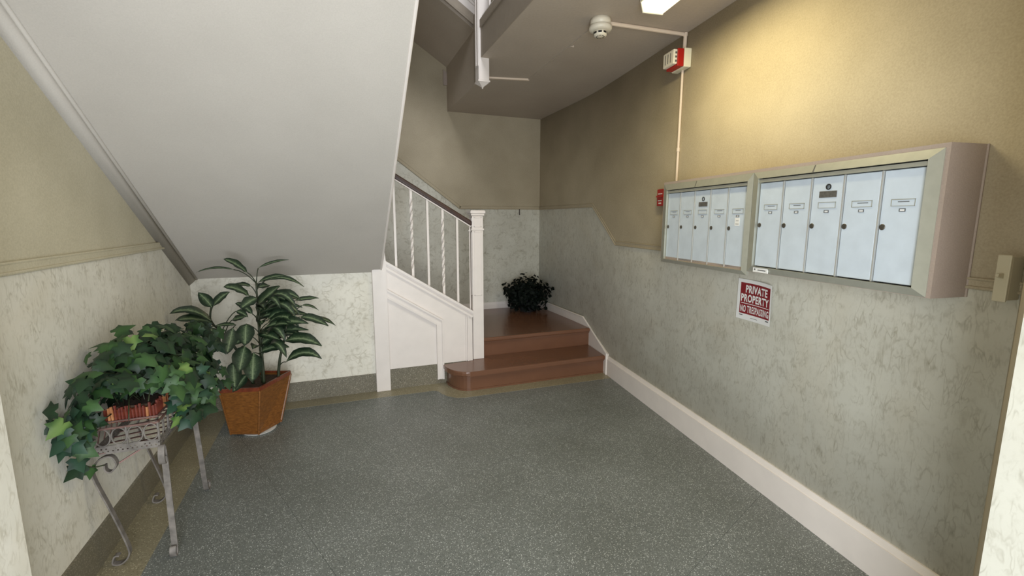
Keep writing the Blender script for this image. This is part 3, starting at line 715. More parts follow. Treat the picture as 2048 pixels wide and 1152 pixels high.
def mail_unit(label, sr, pitch, zb, zt, zlock, zo, so0, so1, zslot, plate_on):
    u = empty('mailbox_unit', label, 'mailbox', 'wall mailbox units')
    sl = sr+pitch*5
    # mitred aluminium frame
    d0, d1 = DF-0.012, DF+0.014
    zi0, zi1 = zb-0.002, zt+0.022
    quad = [((so0, zo), (so1, zo), (sl, zi0), (sr, zi0)), ((so0, 1.737), (so1, 1.737), (sl, zi1), (sr, zi1)),
            ((so0, zo), (so0, 1.737), (sr, zi1), (sr, zi0)), ((so1, zo), (so1, 1.737), (sl, zi1), (sl, zi0))]
    for q in quad:
        bm = bmesh.new()
        front = [RW(q[0][0], d1-0.012, q[0][1]), RW(q[1][0], d1-0.012, q[1][1]), RW(q[2][0], d1, q[2][1]), RW(q[3][0], d1, q[3][1])]
        back = [RW(a, d0, b) for a, b in q]
        hexa(bm, front+back); link_mesh('frame_strip', bm, M['frame'], u)
    bm = bmesh.new(); rbox(bm, sr, sl, d0, d1-0.004, zt+0.002, zi1-0.005); link_mesh('top_rail', bm, M['frame'], u)
    bm = bmesh.new(); rbox(bm, sr, sl, d0-0.01, d0, zb-0.002, zi1+0.001); link_mesh('back_plate', bm, M['black'], u)
    if True:
        bm = bmesh.new(); q0, q1 = sr+pitch*2.93, sr+pitch*2.93+0.005
        hexa(bm, [RW(q0, d1, zi1+0.002), RW(q1, d1, zi1+0.002), RW(q1, d1-0.0118, 1.735), RW(q0, d1-0.0118, 1.735), RW(q0, d1+0.0012, zi1+0.002), RW(q1, d1+0.0012, zi1+0.002), RW(q1, d1-0.0106, 1.735), RW(q0, d1-0.0106, 1.735)]); link_mesh('joint_clip', bm, M['plate'], u)
    for k in range(5):
        a, b = sr+pitch*k, sr+pitch*(k+1)
        bm = bmesh.new(); rbox(bm, a+0.0075, b-0.004, d0+0.001, d0+0.012, zb+0.003, zt-0.001); bevel(bm, 0.002, 1)
        dr = link_mesh('door', bm, M['mailmetal'], u)
        df = d0+0.012
        cs = b-0.016
        bm = bmesh.new(); lathe(bm, RW(cs, df-0.001, zlock), -RN, [(0.0115, 0), (0.0115, 0.0015), (0.0095, 0.003), (0.0, 0.003)], 18)
        rbox(bm, cs-0.0012, cs+0.0012, df+0.0018, df+0.0027, zlock-0.006, zlock+0.006)
        link_mesh('lock', bm, M['lock'], dr)
        c = (a+b)/2-0.004
        bm = bmesh.new()
        w, h = 0.041, 0.0125
        for q in ((c-w, c+w, zslot+h-0.0022, zslot+h), (c-w, c+w, zslot-h, zslot-h+0.0016), (c-w, c-w+0.002, zslot-h, zslot+h), (c+w-0.002, c+w, zslot-h, zslot+h)):
            rbox(bm, q[0], q[1], df-0.001, df+0.002, q[2], q[3], 0)
        rbox(bm, c-w, c+w, df-0.001, df+0.0006, zslot-h, zslot+h, 1)
        rbox(bm, c-w*(0.5+0.1*(k%3)), c+w*0.45, df+0.0005, df+0.0008, zslot+0.002, zslot+0.0048, 2) if (k != 2) else None
        link_mesh('name_slot', bm, [M['frame'], M['mailmetal'], M['ink']], dr)
        bm = bmesh.new(); zz = zslot-0.0265; w, h = 0.011, 0.0055
        for q in ((c-w, c+w, zz+h-0.0022, zz+h), (c-w, c+w, zz-h, zz-h+0.0022), (c-w, c-w+0.0025, zz-h, zz+h), (c+w-0.0025, c+w, zz-h, zz+h)):
            rbox(bm, q[0], q[1], df-0.001, df+0.0015, q[2], q[3], 0)
        rbox(bm, c-w, c+w, df-0.001, df+0.0004, zz-h, zz+h, 1)
        link_mesh('number_window', bm, [M['ink'], M['paper']], dr)
        if k == 2:
            bm = bmesh.new(); zp = zslot+0.0755
            lathe(bm, RW(c, df-0.001, zp), -RN, [(0.0125, 0), (0.0125, 0.003), (0.009, 0.0035), (0.008, 0.001), (0.0, 0.001)], 18)
            link_mesh('peephole', bm, M['black'], dr)
            bm = bmesh.new(); zp = zslot+0.045; rbox(bm, c-0.041, c+0.041, df-0.001, df+0.002, zp-0.0135, zp+0.0135); bevel(bm, 0.003, 2)
            link_mesh('maker_plate', bm, M['plate'], dr)
        if plate_on and k == 0:
            bm = bmesh.new(); rbox(bm, c-0.018, c+0.018, df, df+0.0008, zslot-0.078, zslot-0.036, 0)
            rbox(bm, c-0.010, c+0.010, df+0.0006, df+0.001, zslot-0.052, zslot-0.050, 1); rbox(bm, c-0.012, c+0.012, df+0.0006, df+0.001, zslot-0.070, zslot-0.0675, 1)
            link_mesh('name_sticker', bm, [M['paper'], M['ink']], dr)
        bm = bmesh.new()
        rbox(bm, a-0.0015, a+0.0035, d0, d0+0.016, zb, zt, 0)
        if k: link_mesh('divider', bm, M['bright'], u)
        else:
            link_mesh('edge_strip', bm, M['bright'], u)
    return u
ul = mail_unit('farther mailbox unit with five narrow doors, left one in the surround', 2.045, 0.1488, 1.239, 1.675, 1.455, 1.214, 2.018, 2.840, 1.548, True)
ur2 = mail_unit('nearer mailbox unit with five narrow doors, right one in the surround', 1.212, 0.1521, 1.268, 1.682, 1.475, 1.238, 1.172, 2.016, 1.563, False)
bm = bmesh.new(); rbox(bm, 1.866, 1.962, DF+0.008, DF+0.0125, 1.240, 1.264, 0)
rbox(bm, 1.878, 1.930, DF+0.0120, DF+0.0129, 1.249, 1.2535, 1); rbox(bm, 1.945, 1.954, DF+0.0120, DF+0.0129, 1.250, 1.257, 1)
tag(link_mesh('label_sticker', bm, [M['paper'], M['ink']], ur2), 'small white label stuck on the bottom frame strip')
origin(ul); origin(ur2)

# ------------------------------------------------------------------ paper sign, its right edge curling off the wall
sg = empty('paper_sign', 'red and white PRIVATE PROPERTY NO TRESPASSING sign taped below the mailboxes', 'sign')
TLc, TRc, BRc, BLc = (2.263, 1.165), (1.984, 1.165), (1.984, 0.935), (2.263, 0.931)
def sp(u, v, o=0.0):
    a = [TLc[i]*(1-u)*(1-v)+TRc[i]*u*(1-v)+BRc[i]*u*v+BLc[i]*(1-u)*v for i in (0, 1)]
    d = 0.004 + 0.030*max(0.0, u-0.15)**2*(1.15-0.3*v)
    return RW(a[0]+0.010*max(0, u-0.5)**2, d+o, a[1]-0.018*max(0.0, u-0.35)**2*(1-v))
def sheet(bm, u0, u1, v0, v1, o, th, nu=12, nv=4, mi=0):
    g = [[[bm.verts.new(sp(u0+(u1-u0)*i/nu, v0+(v1-v0)*j/nv, oo)) for j in range(nv+1)] for i in range(nu+1)] for oo in (o, o+th)]
    for i in range(nu):
        for j in range(nv):
            for q in g: bm.faces.new((q[i][j], q[i+1][j], q[i+1][j+1], q[i][j+1])).material_index = mi
    for i in range(nu):
        for j in (0, nv): bm.faces.new((g[0][i][j], g[0][i+1][j], g[1][i+1][j], g[1][i][j])).material_index = mi
    for j in range(nv):
        for i in (0, nu): bm.faces.new((g[0][i][j], g[0][i][j+1], g[1][i][j+1], g[1][i][j])).material_index = mi
bm = bmesh.new(); sheet(bm, 0, 1, 0, 1, 0.0, 0.0008); link_mesh('sheet', bm, M['paper'], sg)
bm = bmesh.new(); sheet(bm, 0.085, 0.965, 0.085, 0.855, 0.0008, 0.0004); tag(link_mesh('printed_panel', bm, M['red'], sg), 'dark red printed panel')
bm = bmesh.new(); sheet(bm, 0.12, 0.94, 0.585, 0.600, 0.0012, 0.0003); link_mesh('rule', bm, M['paper'], sg)
lf = lambda u, v: sp(u, v, 0.0016)
fit_text('PRIVATE', lf, 0.235, 0.88, 0.135, 0.325, M['paper'], 'lettering', sg, 0.034)
fit_text('PROPERTY', lf, 0.115, 0.935, 0.36, 0.555, M['paper'], 'lettering', sg, 0.034)
fit_text('NO TRESPASSING', lf, 0.115, 0.945, 0.64, 0.815, M['paper'], 'lettering', sg, 0.022)
bm = bmesh.new()
for a, b, c, d in ((0.09, 0.19, 0.885, 0.905), (0.42, 0.62, 0.925, 0.935), (0.86, 0.95, 0.885, 0.91)): sheet(bm, a, b, c, d, 0.0008, 0.0003, 2, 1)
link_mesh('small_print', bm, M['ink'], sg)
origin(sg)

# ------------------------------------------------------------------ fire alarm devices, conduit, detector, lamp, switch
al = empty('fire_alarm_horn', 'red and white fire alarm horn on a cream back box high on the right wall', 'fire alarm')
bm = bmesh.new(); rbox(bm, 2.862, 3.012, 0.0, 0.052, 2.512, 2.632); bevel(bm, 0.003, 1); link_mesh('back_box', bm, M['cream'], al)
bm = bmesh.new(); rbox(bm, 2.868, 3.004, 0.052, 0.098, 2.516, 2.628); bevel(bm, 0.004, 2); tag(link_mesh('red_body', bm, M['alarmred'], al), 'red plastic body')
bm = bmesh.new(); rbox(bm, 2.872, 3.000, 0.098, 0.128, 2.528, 2.622); bevel(bm, 0.006, 2)
lens = link_mesh('white_cover', bm, M['offwhite'], al)
bm = bmesh.new()
for i in range(3):
    rbox(bm, 2.8705, 2.873, 0.104, 0.116, 2.540+0.026*i, 2.553+0.026*i)
for i in range(3): rbox(bm, 2.905+0.030*i, 2.912+0.030*i, 0.1275, 0.1290, 2.545, 2.605)
link_mesh('sound_slot', bm, M['plate'], lens)
origin(al)
pl = empty('fire_alarm_pull', 'red fire alarm pull station on the right wall just behind the mailboxes', 'fire alarm')
bm = bmesh.new(); rbox(bm, 3.070, 3.160, 0.0, 0.030, 1.604, 1.728); bevel(bm, 0.004, 2); link_mesh('housing', bm, M['alarmred'], pl)
bm = bmesh.new(); rbox(bm, 3.078, 3.152, 0.030, 0.042, 1.668, 1.680); link_mesh('pull_handle', bm, M['alarmred'], pl)
bm = bmesh.new(); rbox(bm, 3.088, 3.142, 0.030, 0.0325, 1.690, 1.696); rbox(bm, 3.092, 3.138, 0.030, 0.0325, 1.640, 1.646); rbox(bm, 3.098, 3.130, 0.030, 0.0325, 1.620, 1.628); link_mesh('print', bm, M['paper'], pl)
origin(pl)
cd = empty('wall_conduit', 'thin painted conduit dropping from the fire alarm horn to the mailbox surround', 'conduit')
bm = bmesh.new(); tube(bm, [RW(2.942, 0.010, 2.515), RW(2.945, 0.010, 1.754)], 0.0085, 10); link_mesh('pipe', bm, M['conduit'], cd)
bm = bmesh.new(); tube(bm, [RW(2.944, 0.010, 2.00), RW(2.944, 0.010, 1.975)], 0.0115, 10); link_mesh('coupling', bm, M['conduit'], cd)
origin(cd)
cc = empty('ceiling_conduit', 'painted conduit from the smoke detector across the ceiling and down to the alarm horn', 'conduit')
bm = bmesh.new()
e = RW(2.925, 0.014, ZC-0.013)
tube(bm, [Vector((1.70, 2.675, ZC-0.013)), e], 0.0125, 10); lathe(bm, e, (0, 0, 1), [(0.0, -0.016), (0.015, -0.010), (0.015, 0.010), (0.0, 0.013)], 12)
tube(bm, [e, RW(2.928, 0.014, 2.632)], 0.0125, 10); link_mesh('pipe', bm, M['conduit'], cc)
origin(cc)
c2 = empty('ceiling_cable_run', 'thin cable moulding along the dim ceiling from the hanging newel to the smoke detector', 'conduit')
bm = bmesh.new()
def flat(bm, p, q, w, h):
    p, q = Vector(p), Vector(q); n = (q-p).normalized().cross(ZV)*w*0.5
    prism(bm, [p+n, q+n, q-n, p-n], (0, 0, -h))
flat(bm, (1.33, 4.05, ZC), (1.695, 3.97, ZC), 0.026, 0.014); link_mesh('raceway', bm, M['conduit'], c2)
bm = bmesh.new(); flat(bm, (1.69, 3.975, ZC), (1.640, 2.72, ZC), 0.014, 0.009)
box(bm, 1.655, 1.685, 3.12, 3.15, ZC-0.012, ZC)
link_mesh('cable', bm, M['ceiling'], c2)
origin(c2)
sd = empty('smoke_detector', 'round off white smoke detector on the ceiling beside the lamp', 'smoke detector')
ctr = (1.628, 2.672, ZC)
bm = bmesh.new(); lathe(bm, ctr, (0, 0, -1), [(0.064, 0.0), (0.064, 0.030), (0.058, 0.034), (0.058, 0.040)], 32); link_mesh('base', bm, M['offwhite'], sd, True)
bm = bmesh.new(); lathe(bm, ctr, (0, 0, -1), [(0.058, 0.038), (0.071, 0.044), (0.072, 0.060), (0.066, 0.070), (0.046, 0.074), (0.0, 0.074)], 32); link_mesh('body', bm, M['offwhite'], sd, True)
bm = bmesh.new(); lathe(bm, ctr, (0, 0, -1), [(0.043, 0.072), (0.041, 0.096), (0.034, 0.104), (0.0, 0.104)], 28); ch = link_mesh('chamber', bm, M['offwhite'], sd, True)
bm = bmesh.new()
for k in range(8):
    a = 2*math.pi*k/8+0.2; t = Vector((-math.sin(a), math.cos(a), 0)); r0 = Vector((math.cos(a), math.sin(a), 0))
    c = Vector(ctr)+r0*0.0415; prism(bm, [c+t*0.011+ZV*-0.080, c-t*0.011+ZV*-0.080, c-t*0.011+ZV*-0.091, c+t*0.011+ZV*-0.091], r0*0.0015)
    c = Vector(ctr)+r0*0.024; prism(bm, [c+t*0.007+r0*0.003-ZV*0.1045, c-t*0.007+r0*0.003-ZV*0.1045, c-t*0.007-r0*0.003-ZV*0.1045, c+t*0.007-r0*0.003-ZV*0.1045], (0, 0, 0.002))
link_mesh('vent_slot', bm, M['black'], ch)
origin(sd)

m, nt, b = mat('lit_lens')
b.inputs['Base Color'].default_value = (0.9, 0.88, 0.7, 1); b.inputs['Emission Color'].default_value = (1.0, 0.95, 0.60, 1); b.inputs['Emission Strength'].default_value = 1.25
M['lens'] = m
lt = empty('ceiling_light', 'lit fluorescent ceiling light with a yellowish wraparound lens', 'ceiling light')
LA, LB, LC, LW = 1.115, 2.555, 0.0, 0.055
lo = -(RN @ Vector((0, 0, 0))) if False else None
def CLP(s, n, z): return RD*s + RN*n + ZV*z
NC = RN.dot(Vector((1.772, 2.345, 0))); SE = RD.dot(Vector((1.772, 2.345, 0)))
bm = bmesh.new()
prism(bm, [CLP(SE, NC-0.082, ZC), CLP(SE, NC+0.082, ZC), CLP(SE, NC+0.082, ZC-0.022), CLP(SE, NC-0.082, ZC-0.022)], RD*-0.77)
link_mesh('housing', bm, M['offwhite'], lt)
bm = bmesh.new()
prism(bm, [CLP(SE-0.006, NC-0.076, ZC-0.022), CLP(SE-0.006, NC+0.076, ZC-0.022), CLP(SE-0.006, NC+0.060, ZC-0.072), CLP(SE-0.006, NC-0.060, ZC-0.072)], RD*-0.758)
link_mesh('lens', bm, M['lens'], lt)
bm = bmesh.new()
prism(bm, [CLP(SE+0.001, NC-0.080, ZC-0.016), CLP(SE+0.001, NC+0.080, ZC-0.016), CLP(SE+0.001, NC+0.064, ZC-0.076), CLP(SE+0.001, NC-0.064, ZC-0.076)], RD*-0.006)
link_mesh('end_cap', bm, M['offwhite'], lt)
origin(lt)

sw = empty('light_switch', 'painted surface mounted light switch on the right wall beside the pier', 'light switch')
bm = bmesh.new(); rbox(bm, 1.018, 1.052, 0.0, 0.055, 1.248, 1.388); bevel(bm, 0.004, 2); link_mesh('box', bm, M['cream_darker'], sw)
bm = bmesh.new(); rbox(bm, 1.017, 1.053, 0.056, 0.063, 1.243, 1.393); bevel(bm, 0.003, 2); link_mesh('cover_plate', bm, M['cream_darker'], sw)
bm = bmesh.new(); hexa(bm, [RW(1.030, 0.063, 1.318), RW(1.040, 0.063, 1.318), RW(1.040, 0.063, 1.334), RW(1.030, 0.063, 1.334), RW(1.031, 0.085, 1.324), RW(1.039, 0.085, 1.324), RW(1.039, 0.083, 1.333), RW(1.031, 0.083, 1.333)]); link_mesh('toggle', bm, M['cream_darker'], sw)
origin(sw)
bm = bmesh.new(); tube(bm, [(2.20, 5.45, 1.634), (2.20, 5.436, 1.63), (2.20, 5.434, 1.575), (2.203, 5.436, 1.56)], 0.006, 6)
hk = link_mesh('coat_hook', bm, M['caulk'])
hk.name = 'wall_hook'

# ------------------------------------------------------------------ square wooden pot with the tall variegated plant
def leaf_mesh(name, base, mid, tip, w, m, fold=0.35, side=None, n=8):
    """pointed leaf along a bent midrib, its halves folded up, with UVs across and along"""
    B, Md, T = Vector(base), Vector(mid), Vector(tip)
    C1 = 2*Md-0.5*(B+T)
    ax = (T-B).normalized()
    if side is None: side = ZV
    nrm = (side - ax*side.dot(ax))
    nrm = nrm.normalized() if nrm.length > 1e-3 else Vector((0, -1, 0))
    me_v = []; uvs = []; faces = []
    for i in range(n+1):
        t = i/n
        p = B*(1-t)**2 + C1*2*t*(1-t) + T*t*t
        tg = ((C1-B)*(1-t) + (T-C1)*t).normalized()
        b = tg.cross(nrm).normalized(); nn = b.cross(tg)
        q = w*0.5*(math.sin(math.pi*min(1.0, t**0.85))**0.8 if 0 < t < 1 else 0.02)
        wob = 0.06*w*math.sin(t*17.0)
        me_v += [p + b*q + nn*(q*fold+wob), p, p - b*q + nn*(q*fold-wob)]
        uvs += [(0.0, t), (0.5, t), (1.0, t)]
    for i in range(n):
        for k in (0, 1):
            a = 3*i+k; faces.append((a, a+1, a+4, a+3))
    me = D.meshes.new(name); me.from_pydata([tuple(v) for v in me_v], [], faces)
    uvl = me.uv_layers.new(name='UVMap')
    for l in me.loops: uvl.data[l.index].uv = uvs[l.vertex_index]
    for p in me.polygons: p.use_smooth = True
    me.materials.append(m)
    return me
LEAVES = [
    (-0.578, 3.54, 1.139, -0.639, 3.5, 1.205, -0.698, 3.46, 1.242, 0.056),
    (-0.663, 3.56, 1.161, -0.778, 3.59, 1.173, -0.895, 3.62, 1.144, 0.02),
    (-0.516, 3.58, 1.164, -0.422, 3.62, 1.2, -0.327, 3.66, 1.209, 0.022),
    (-0.525, 3.56, 1.062, -0.429, 3.535, 1.103, -0.336, 3.51, 1.11, 0.038),
    (-0.481, 3.58, 1.071, -0.358, 3.595, 1.086, -0.235, 3.61, 1.013, 0.037),
    (-0.575, 3.51, 0.982, -0.64, 3.465, 1.042, -0.705, 3.42, 1.061, 0.065),
    (-0.566, 3.56, 1.04, -0.63, 3.6, 1.052, -0.695, 3.64, 1.043, 0.035),
    (-0.54, 3.51, 0.899, -0.455, 3.465, 0.984, -0.373, 3.42, 1.053, 0.082),
    (-0.528, 3.5, 0.967, -0.572, 3.46, 0.945, -0.617, 3.42, 0.91, 0.073),
    (-0.793, 3.5, 0.919, -0.822, 3.47, 0.982, -0.851, 3.44, 1.031, 0.065),
    (-0.792, 3.51, 0.923, -0.741, 3.52, 0.981, -0.691, 3.53, 1.012, 0.054),
    (-0.798, 3.46, 0.837, -0.901, 3.43, 0.919, -1.007, 3.4, 0.908, 0.057),
    (-0.799, 3.48, 0.821, -0.885, 3.42, 0.863, -0.968, 3.36, 0.872, 0.069),
    (-0.801, 3.46, 0.814, -0.85, 3.43, 0.808, -0.899, 3.4, 0.776, 0.039),
    (-0.67, 3.52, 0.785, -0.727, 3.49, 0.797, -0.783, 3.46, 0.795, 0.03),
    (-0.806, 3.46, 0.792, -0.785, 3.425, 0.727, -0.765, 3.39, 0.661, 0.079),
    (-0.68, 3.46, 0.776, -0.693, 3.41, 0.698, -0.706, 3.36, 0.623, 0.079),
    (-0.607, 3.5, 0.789, -0.605, 3.44, 0.726, -0.602, 3.38, 0.665, 0.1),
    (-0.621, 3.46, 0.645, -0.63, 3.39, 0.573, -0.638, 3.32, 0.505, 0.105),
    (-0.571, 3.46, 0.592, -0.569, 3.39, 0.508, -0.567, 3.32, 0.427, 0.106),
    (-0.614, 3.42, 0.457, -0.649, 3.36, 0.418, -0.682, 3.3, 0.381, 0.065),
    (-0.692, 3.44, 0.547, -0.682, 3.38, 0.467, -0.671, 3.32, 0.389, 0.086),
    (-0.552, 3.56, 0.83, -0.4, 3.55, 0.895, -0.25, 3.54, 0.874, 0.058),
    (-0.297, 3.56, 0.923, -0.218, 3.56, 0.934, -0.138, 3.56, 0.931, 0.037),
    (-0.257, 3.58, 0.881, -0.201, 3.6, 0.87, -0.146, 3.62, 0.828, 0.022),
    (-0.557, 3.59, 0.804, -0.379, 3.605, 0.834, -0.197, 3.62, 0.791, 0.059),
    (-0.27, 3.53, 0.806, -0.176, 3.505, 0.789, -0.083, 3.48, 0.735, 0.065),
    (-0.175, 3.61, 0.775, -0.106, 3.625, 0.753, -0.037, 3.64, 0.7, 0.034),
    (-0.491, 3.51, 0.753, -0.351, 3.485, 0.79, -0.213, 3.46, 0.769, 0.078),
    (-0.544, 3.58, 0.712, -0.386, 3.585, 0.717, -0.223, 3.59, 0.693, 0.066),
    (-0.38, 3.52, 0.638, -0.256, 3.49, 0.654, -0.135, 3.46, 0.596, 0.087),
    (-0.538, 3.52, 0.625, -0.475, 3.5, 0.672, -0.413, 3.48, 0.706, 0.07),
    (-0.544, 3.5, 0.577, -0.444, 3.48, 0.615, -0.346, 3.46, 0.61, 0.071),
    (-0.381, 3.53, 0.484, -0.258, 3.505, 0.549, -0.141, 3.48, 0.495, 0.073),
    (-0.525, 3.59, 0.857, -0.488, 3.615, 0.888, -0.452, 3.64, 0.905, 0.051),
    (-0.677, 3.6, 0.866, -0.64, 3.59, 0.851, -0.604, 3.58, 0.822, 0.042),
    (-0.711, 3.62, 0.8, -0.661, 3.605, 0.814, -0.611, 3.59, 0.827, 0.049),
    (-0.535, 3.58, 1.024, -0.498, 3.62, 1.032, -0.462, 3.66, 1.025, 0.051),
    (-0.578, 3.6, 0.837, -0.633, 3.63, 0.89, -0.69, 3.66, 0.913, 0.05),
    (-0.544, 3.62, 0.787, -0.478, 3.65, 0.828, -0.412, 3.68, 0.832, 0.059),
    (-0.539, 3.48, 0.717, -0.466, 3.44, 0.71, -0.394, 3.4, 0.681, 0.062),
    (-0.595, 3.54, 0.694, -0.638, 3.5, 0.686, -0.681, 3.46, 0.658, 0.068),
]

dp = empty('potted_dieffenbachia', 'tall variegated leafy plant in a tapered orange brown wooden pot', 'potted plant')
T4 = [Vector((-0.786, 3.440, 0.352)), Vector((-0.540, 3.385, 0.352)), Vector((-0.374, 3.700, 0.352)), Vector((-0.612, 3.790, 0.352))]
B4 = [Vector((-0.755, 3.495, 0.012)), Vector((-0.574, 3.426, 0.012)), Vector((-0.452, 3.590, 0.012)), Vector((-0.626, 3.665, 0.012))]
tcn = sum(T4, Vector())/4; bcn = sum(B4, Vector())/4
pot = bmesh.new()
ti = [tcn+(p-tcn)*0.90 for p in T4]; tb = [p-ZV*0.06 for p in ti]
vo = [[pot.verts.new(p) for p in q] for q in (B4, T4, ti, tb)]
for a, c in zip(vo[:-1], vo[1:]):
    for k in range(4): pot.faces.new((a[k], a[(k+1) % 4], c[(k+1) % 4], c[k]))
pot.faces.new(vo[0][::-1]); pot.faces.new(vo[3])
po = link_mesh('pot', pot, M['pot'], dp)
bm = bmesh.new()
for k in range(4):
    strap(bm, [T4[k]+(tcn-T4[k])*0.02, T4[(k+1) % 4]+(tcn-T4[(k+1) % 4])*0.02], (0, 0, 0.026), 0.014)
link_mesh('rim', bm, M['potdark'], po)
bm = bmesh.new()
for k in range(4): tube(bm, [B4[k], T4[k]-ZV*0.01], 0.008, 6)
for k in range(4): tube(bm, [B4[k]+ZV*0.012, B4[(k+1) % 4]+ZV*0.012], 0.009, 6)
link_mesh('corner_strip', bm, M['pot'], po)
bm = bmesh.new(); prism(bm, [p+ZV*0.048 for p in tb], (0, 0, -0.03)); link_mesh('soil', bm, M['soil'], dp)
bm = bmesh.new(); lathe(bm, (bcn.x+0.016, bcn.y-0.004, 0.0), (0, 0, 1), [(0.10, 0.0), (0.108, 0.004), (0.112, 0.010), (0.10, 0.010)], 28); tag(link_mesh('saucer', bm, M['paper'], dp), 'white saucer under the pot')
stems = [[(-0.545, 3.57, 0.33), (-0.541, 3.565, 0.62), (-0.537, 3.56, 0.86), (-0.533, 3.56, 1.06)],
         [(-0.45, 3.60, 0.33), (-0.425, 3.585, 0.50), (-0.385, 3.57, 0.64), (-0.365, 3.56, 0.74)],
         [(-0.60, 3.56, 0.33), (-0.66, 3.545, 0.55), (-0.76, 3.53, 0.74), (-0.813, 3.51, 0.82), (-0.80, 3.51, 0.93)],
         [(-0.53, 3.52, 0.33), (-0.525, 3.50, 0.55), (-0.53, 3.49, 0.78)]]
for s in stems:
    bm = bmesh.new(); sm = smooth_path(s, 4); tube(bm, sm, [0.011-0.006*i/len(sm) for i in range(len(sm))], 8); link_mesh('stem', bm, M['stem'], dp, True)
spts = [p for s in stems for p in smooth_path(s, 6)]
stalk = bmesh.new()
rl = random.Random(21)
more = []
for k in range(26):
    zb = rl.uniform(0.60, 0.95); a = rl.uniform(-1.9, 1.0)       # mostly toward the room side and the right
    bb = Vector((-0.53+0.05*math.cos(a), 3.56+0.05*math.sin(a), zb)); ln = rl.uniform(0.15, 0.24)
    mm2 = bb+Vector((math.cos(a), math.sin(a), 0))*ln*0.55+ZV*0.05; tt = bb+Vector((math.cos(a), math.sin(a), 0))*ln+ZV*rl.uniform(-0.05, 0.05)
    more.append((*bb, *mm2, *tt, rl.uniform(0.05, 0.072)))
for (bx, by, bz, mx, my, mz, tx, ty, tz, w) in LEAVES + more:
    b, mm, t = Vector((bx, by, bz)), Vector((mx, my, mz)), Vector((tx, ty, tz))
    sd_ = Vector((0.15, -0.75, 0.8)) if abs((t-b).normalized().z) < 0.75 else Vector((0.1, -1, 0.25))
    me = leaf_mesh('leaf', b, mm, t, w*1.12, M['dieff'], 0.28, sd_)
    o = D.objects.new('leaf', me); COL.objects.link(o); o.parent = dp
    near = min(spts, key=lambda p: (p-(b-ZV*0.06)).length)
    if (near-b).length > 0.006:
        c = (near+b)/2 + ZV*0.25*(b-near).length*(1 if b.z > near.z else 0.4)
        tube(stalk, [near*(1-u)**2+c*2*u*(1-u)+b*u*u for u in (0, 0.25, 0.5, 0.75, 1.0)], 0.0035, 5)
tag(link_mesh('leaf_stalks', stalk, M['stem'], dp, True), kind='stuff')
origin(dp)

# ------------------------------------------------------------------ wrought iron plant stand
st = empty('plant_stand', 'weathered wrought iron plant stand with scrolled legs against the left wall', 'plant stand')
X0, X1, Y0, Y1 = -0.985, -0.762, 2.285, 2.775
ZB, ZR = 0.520, 0.630
def leg(pts, wv, m=M['iron']):
    bm = bmesh.new(); strap(bm, smooth_path(pts, 5), Vector(wv)*0.024, 0.006); return link_mesh('leg', bm, m, st)
nl = [(-0.962, 0.471), (-0.961, 0.446), (-0.942, 0.437), (-0.922, 0.468), (-0.935, 0.503), (-0.963, 0.505), (-0.996, 0.478), (-1.006, 0.424), (-0.961, 0.251), (-0.922, 0.085), (-0.922, 0.035), (-0.950, 0.006), (-0.980, 0.012), (-0.972, 0.045), (-0.955, 0.045)]
leg([(x, Y0+0.008, z) for x, z in nl], (0, 1, 0))
leg([(x, Y1-0.008, z) for x, z in nl], (0, 1, 0))
nr = [(0.008, 0.470), (-0.012, 0.445), (-0.034, 0.455), (-0.034, 0.490), (-0.010, 0.520), (0.010, 0.515), (0.020, 0.440), (0.010, 0.30), (0.000, 0.15), (-0.006, 0.06), (-0.020, 0.012), (-0.045, 0.006), (-0.060, 0.030), (-0.045, 0.050), (-0.032, 0.042)]
leg([(X1+0.006+0.010*(0.5-z), Y0+0.0+y*0.6, z) for y, z in nr], (1, 0, 0))
leg([(X1+0.006+0.022*(0.5-z), Y1-y*1.0, z) for y, z in nr], (1, 0, 0))
bm = bmesh.new()
tube(bm, [(X0, Y0, ZR), (X1, Y0, ZR), (X1, Y1, ZR), (X0, Y1, ZR), (X0, Y0, ZR)], 0.005, 8); link_mesh('rim', bm, M['rust'], st)
# pierced band round the bottom of the basket
bm = bmesh.new()
def pierced(bm, p, q, z0, z1, n):
    p, q = Vector(p), Vector(q); rows = 7
    g = [[bm.verts.new(p+(q-p)*i/n+ZV*(z0+(z1-z0)*j/rows)) for j in range(rows+1)] for i in range(n+1)]
    for i in range(n):
        for j in range(rows):
            hole = (j in (2, 4)) and ((i+(1 if j == 4 else 0)) % 3 == 1) and (i % 9 not in (0, 8))
            if not hole: bm.faces.new((g[i][j], g[i+1][j], g[i+1][j+1], g[i][j+1]))
cs = [(X0, Y0, 0), (X1, Y0, 0), (X1, Y1, 0), (X0, Y1, 0)]
for k in range(4): pierced(bm, cs[k], cs[(k+1) % 4], ZB-0.002, ZB+0.034, 40 if k % 2 == 0 else 90)
bmesh.ops.remove_doubles(bm, verts=bm.verts[:], dist=0.0004)
bd_ = link_mesh('pierced_band', bm, M['iron'], st)
md = bd_.modifiers.new('thickness', 'SOLIDIFY'); md.thickness = 0.003
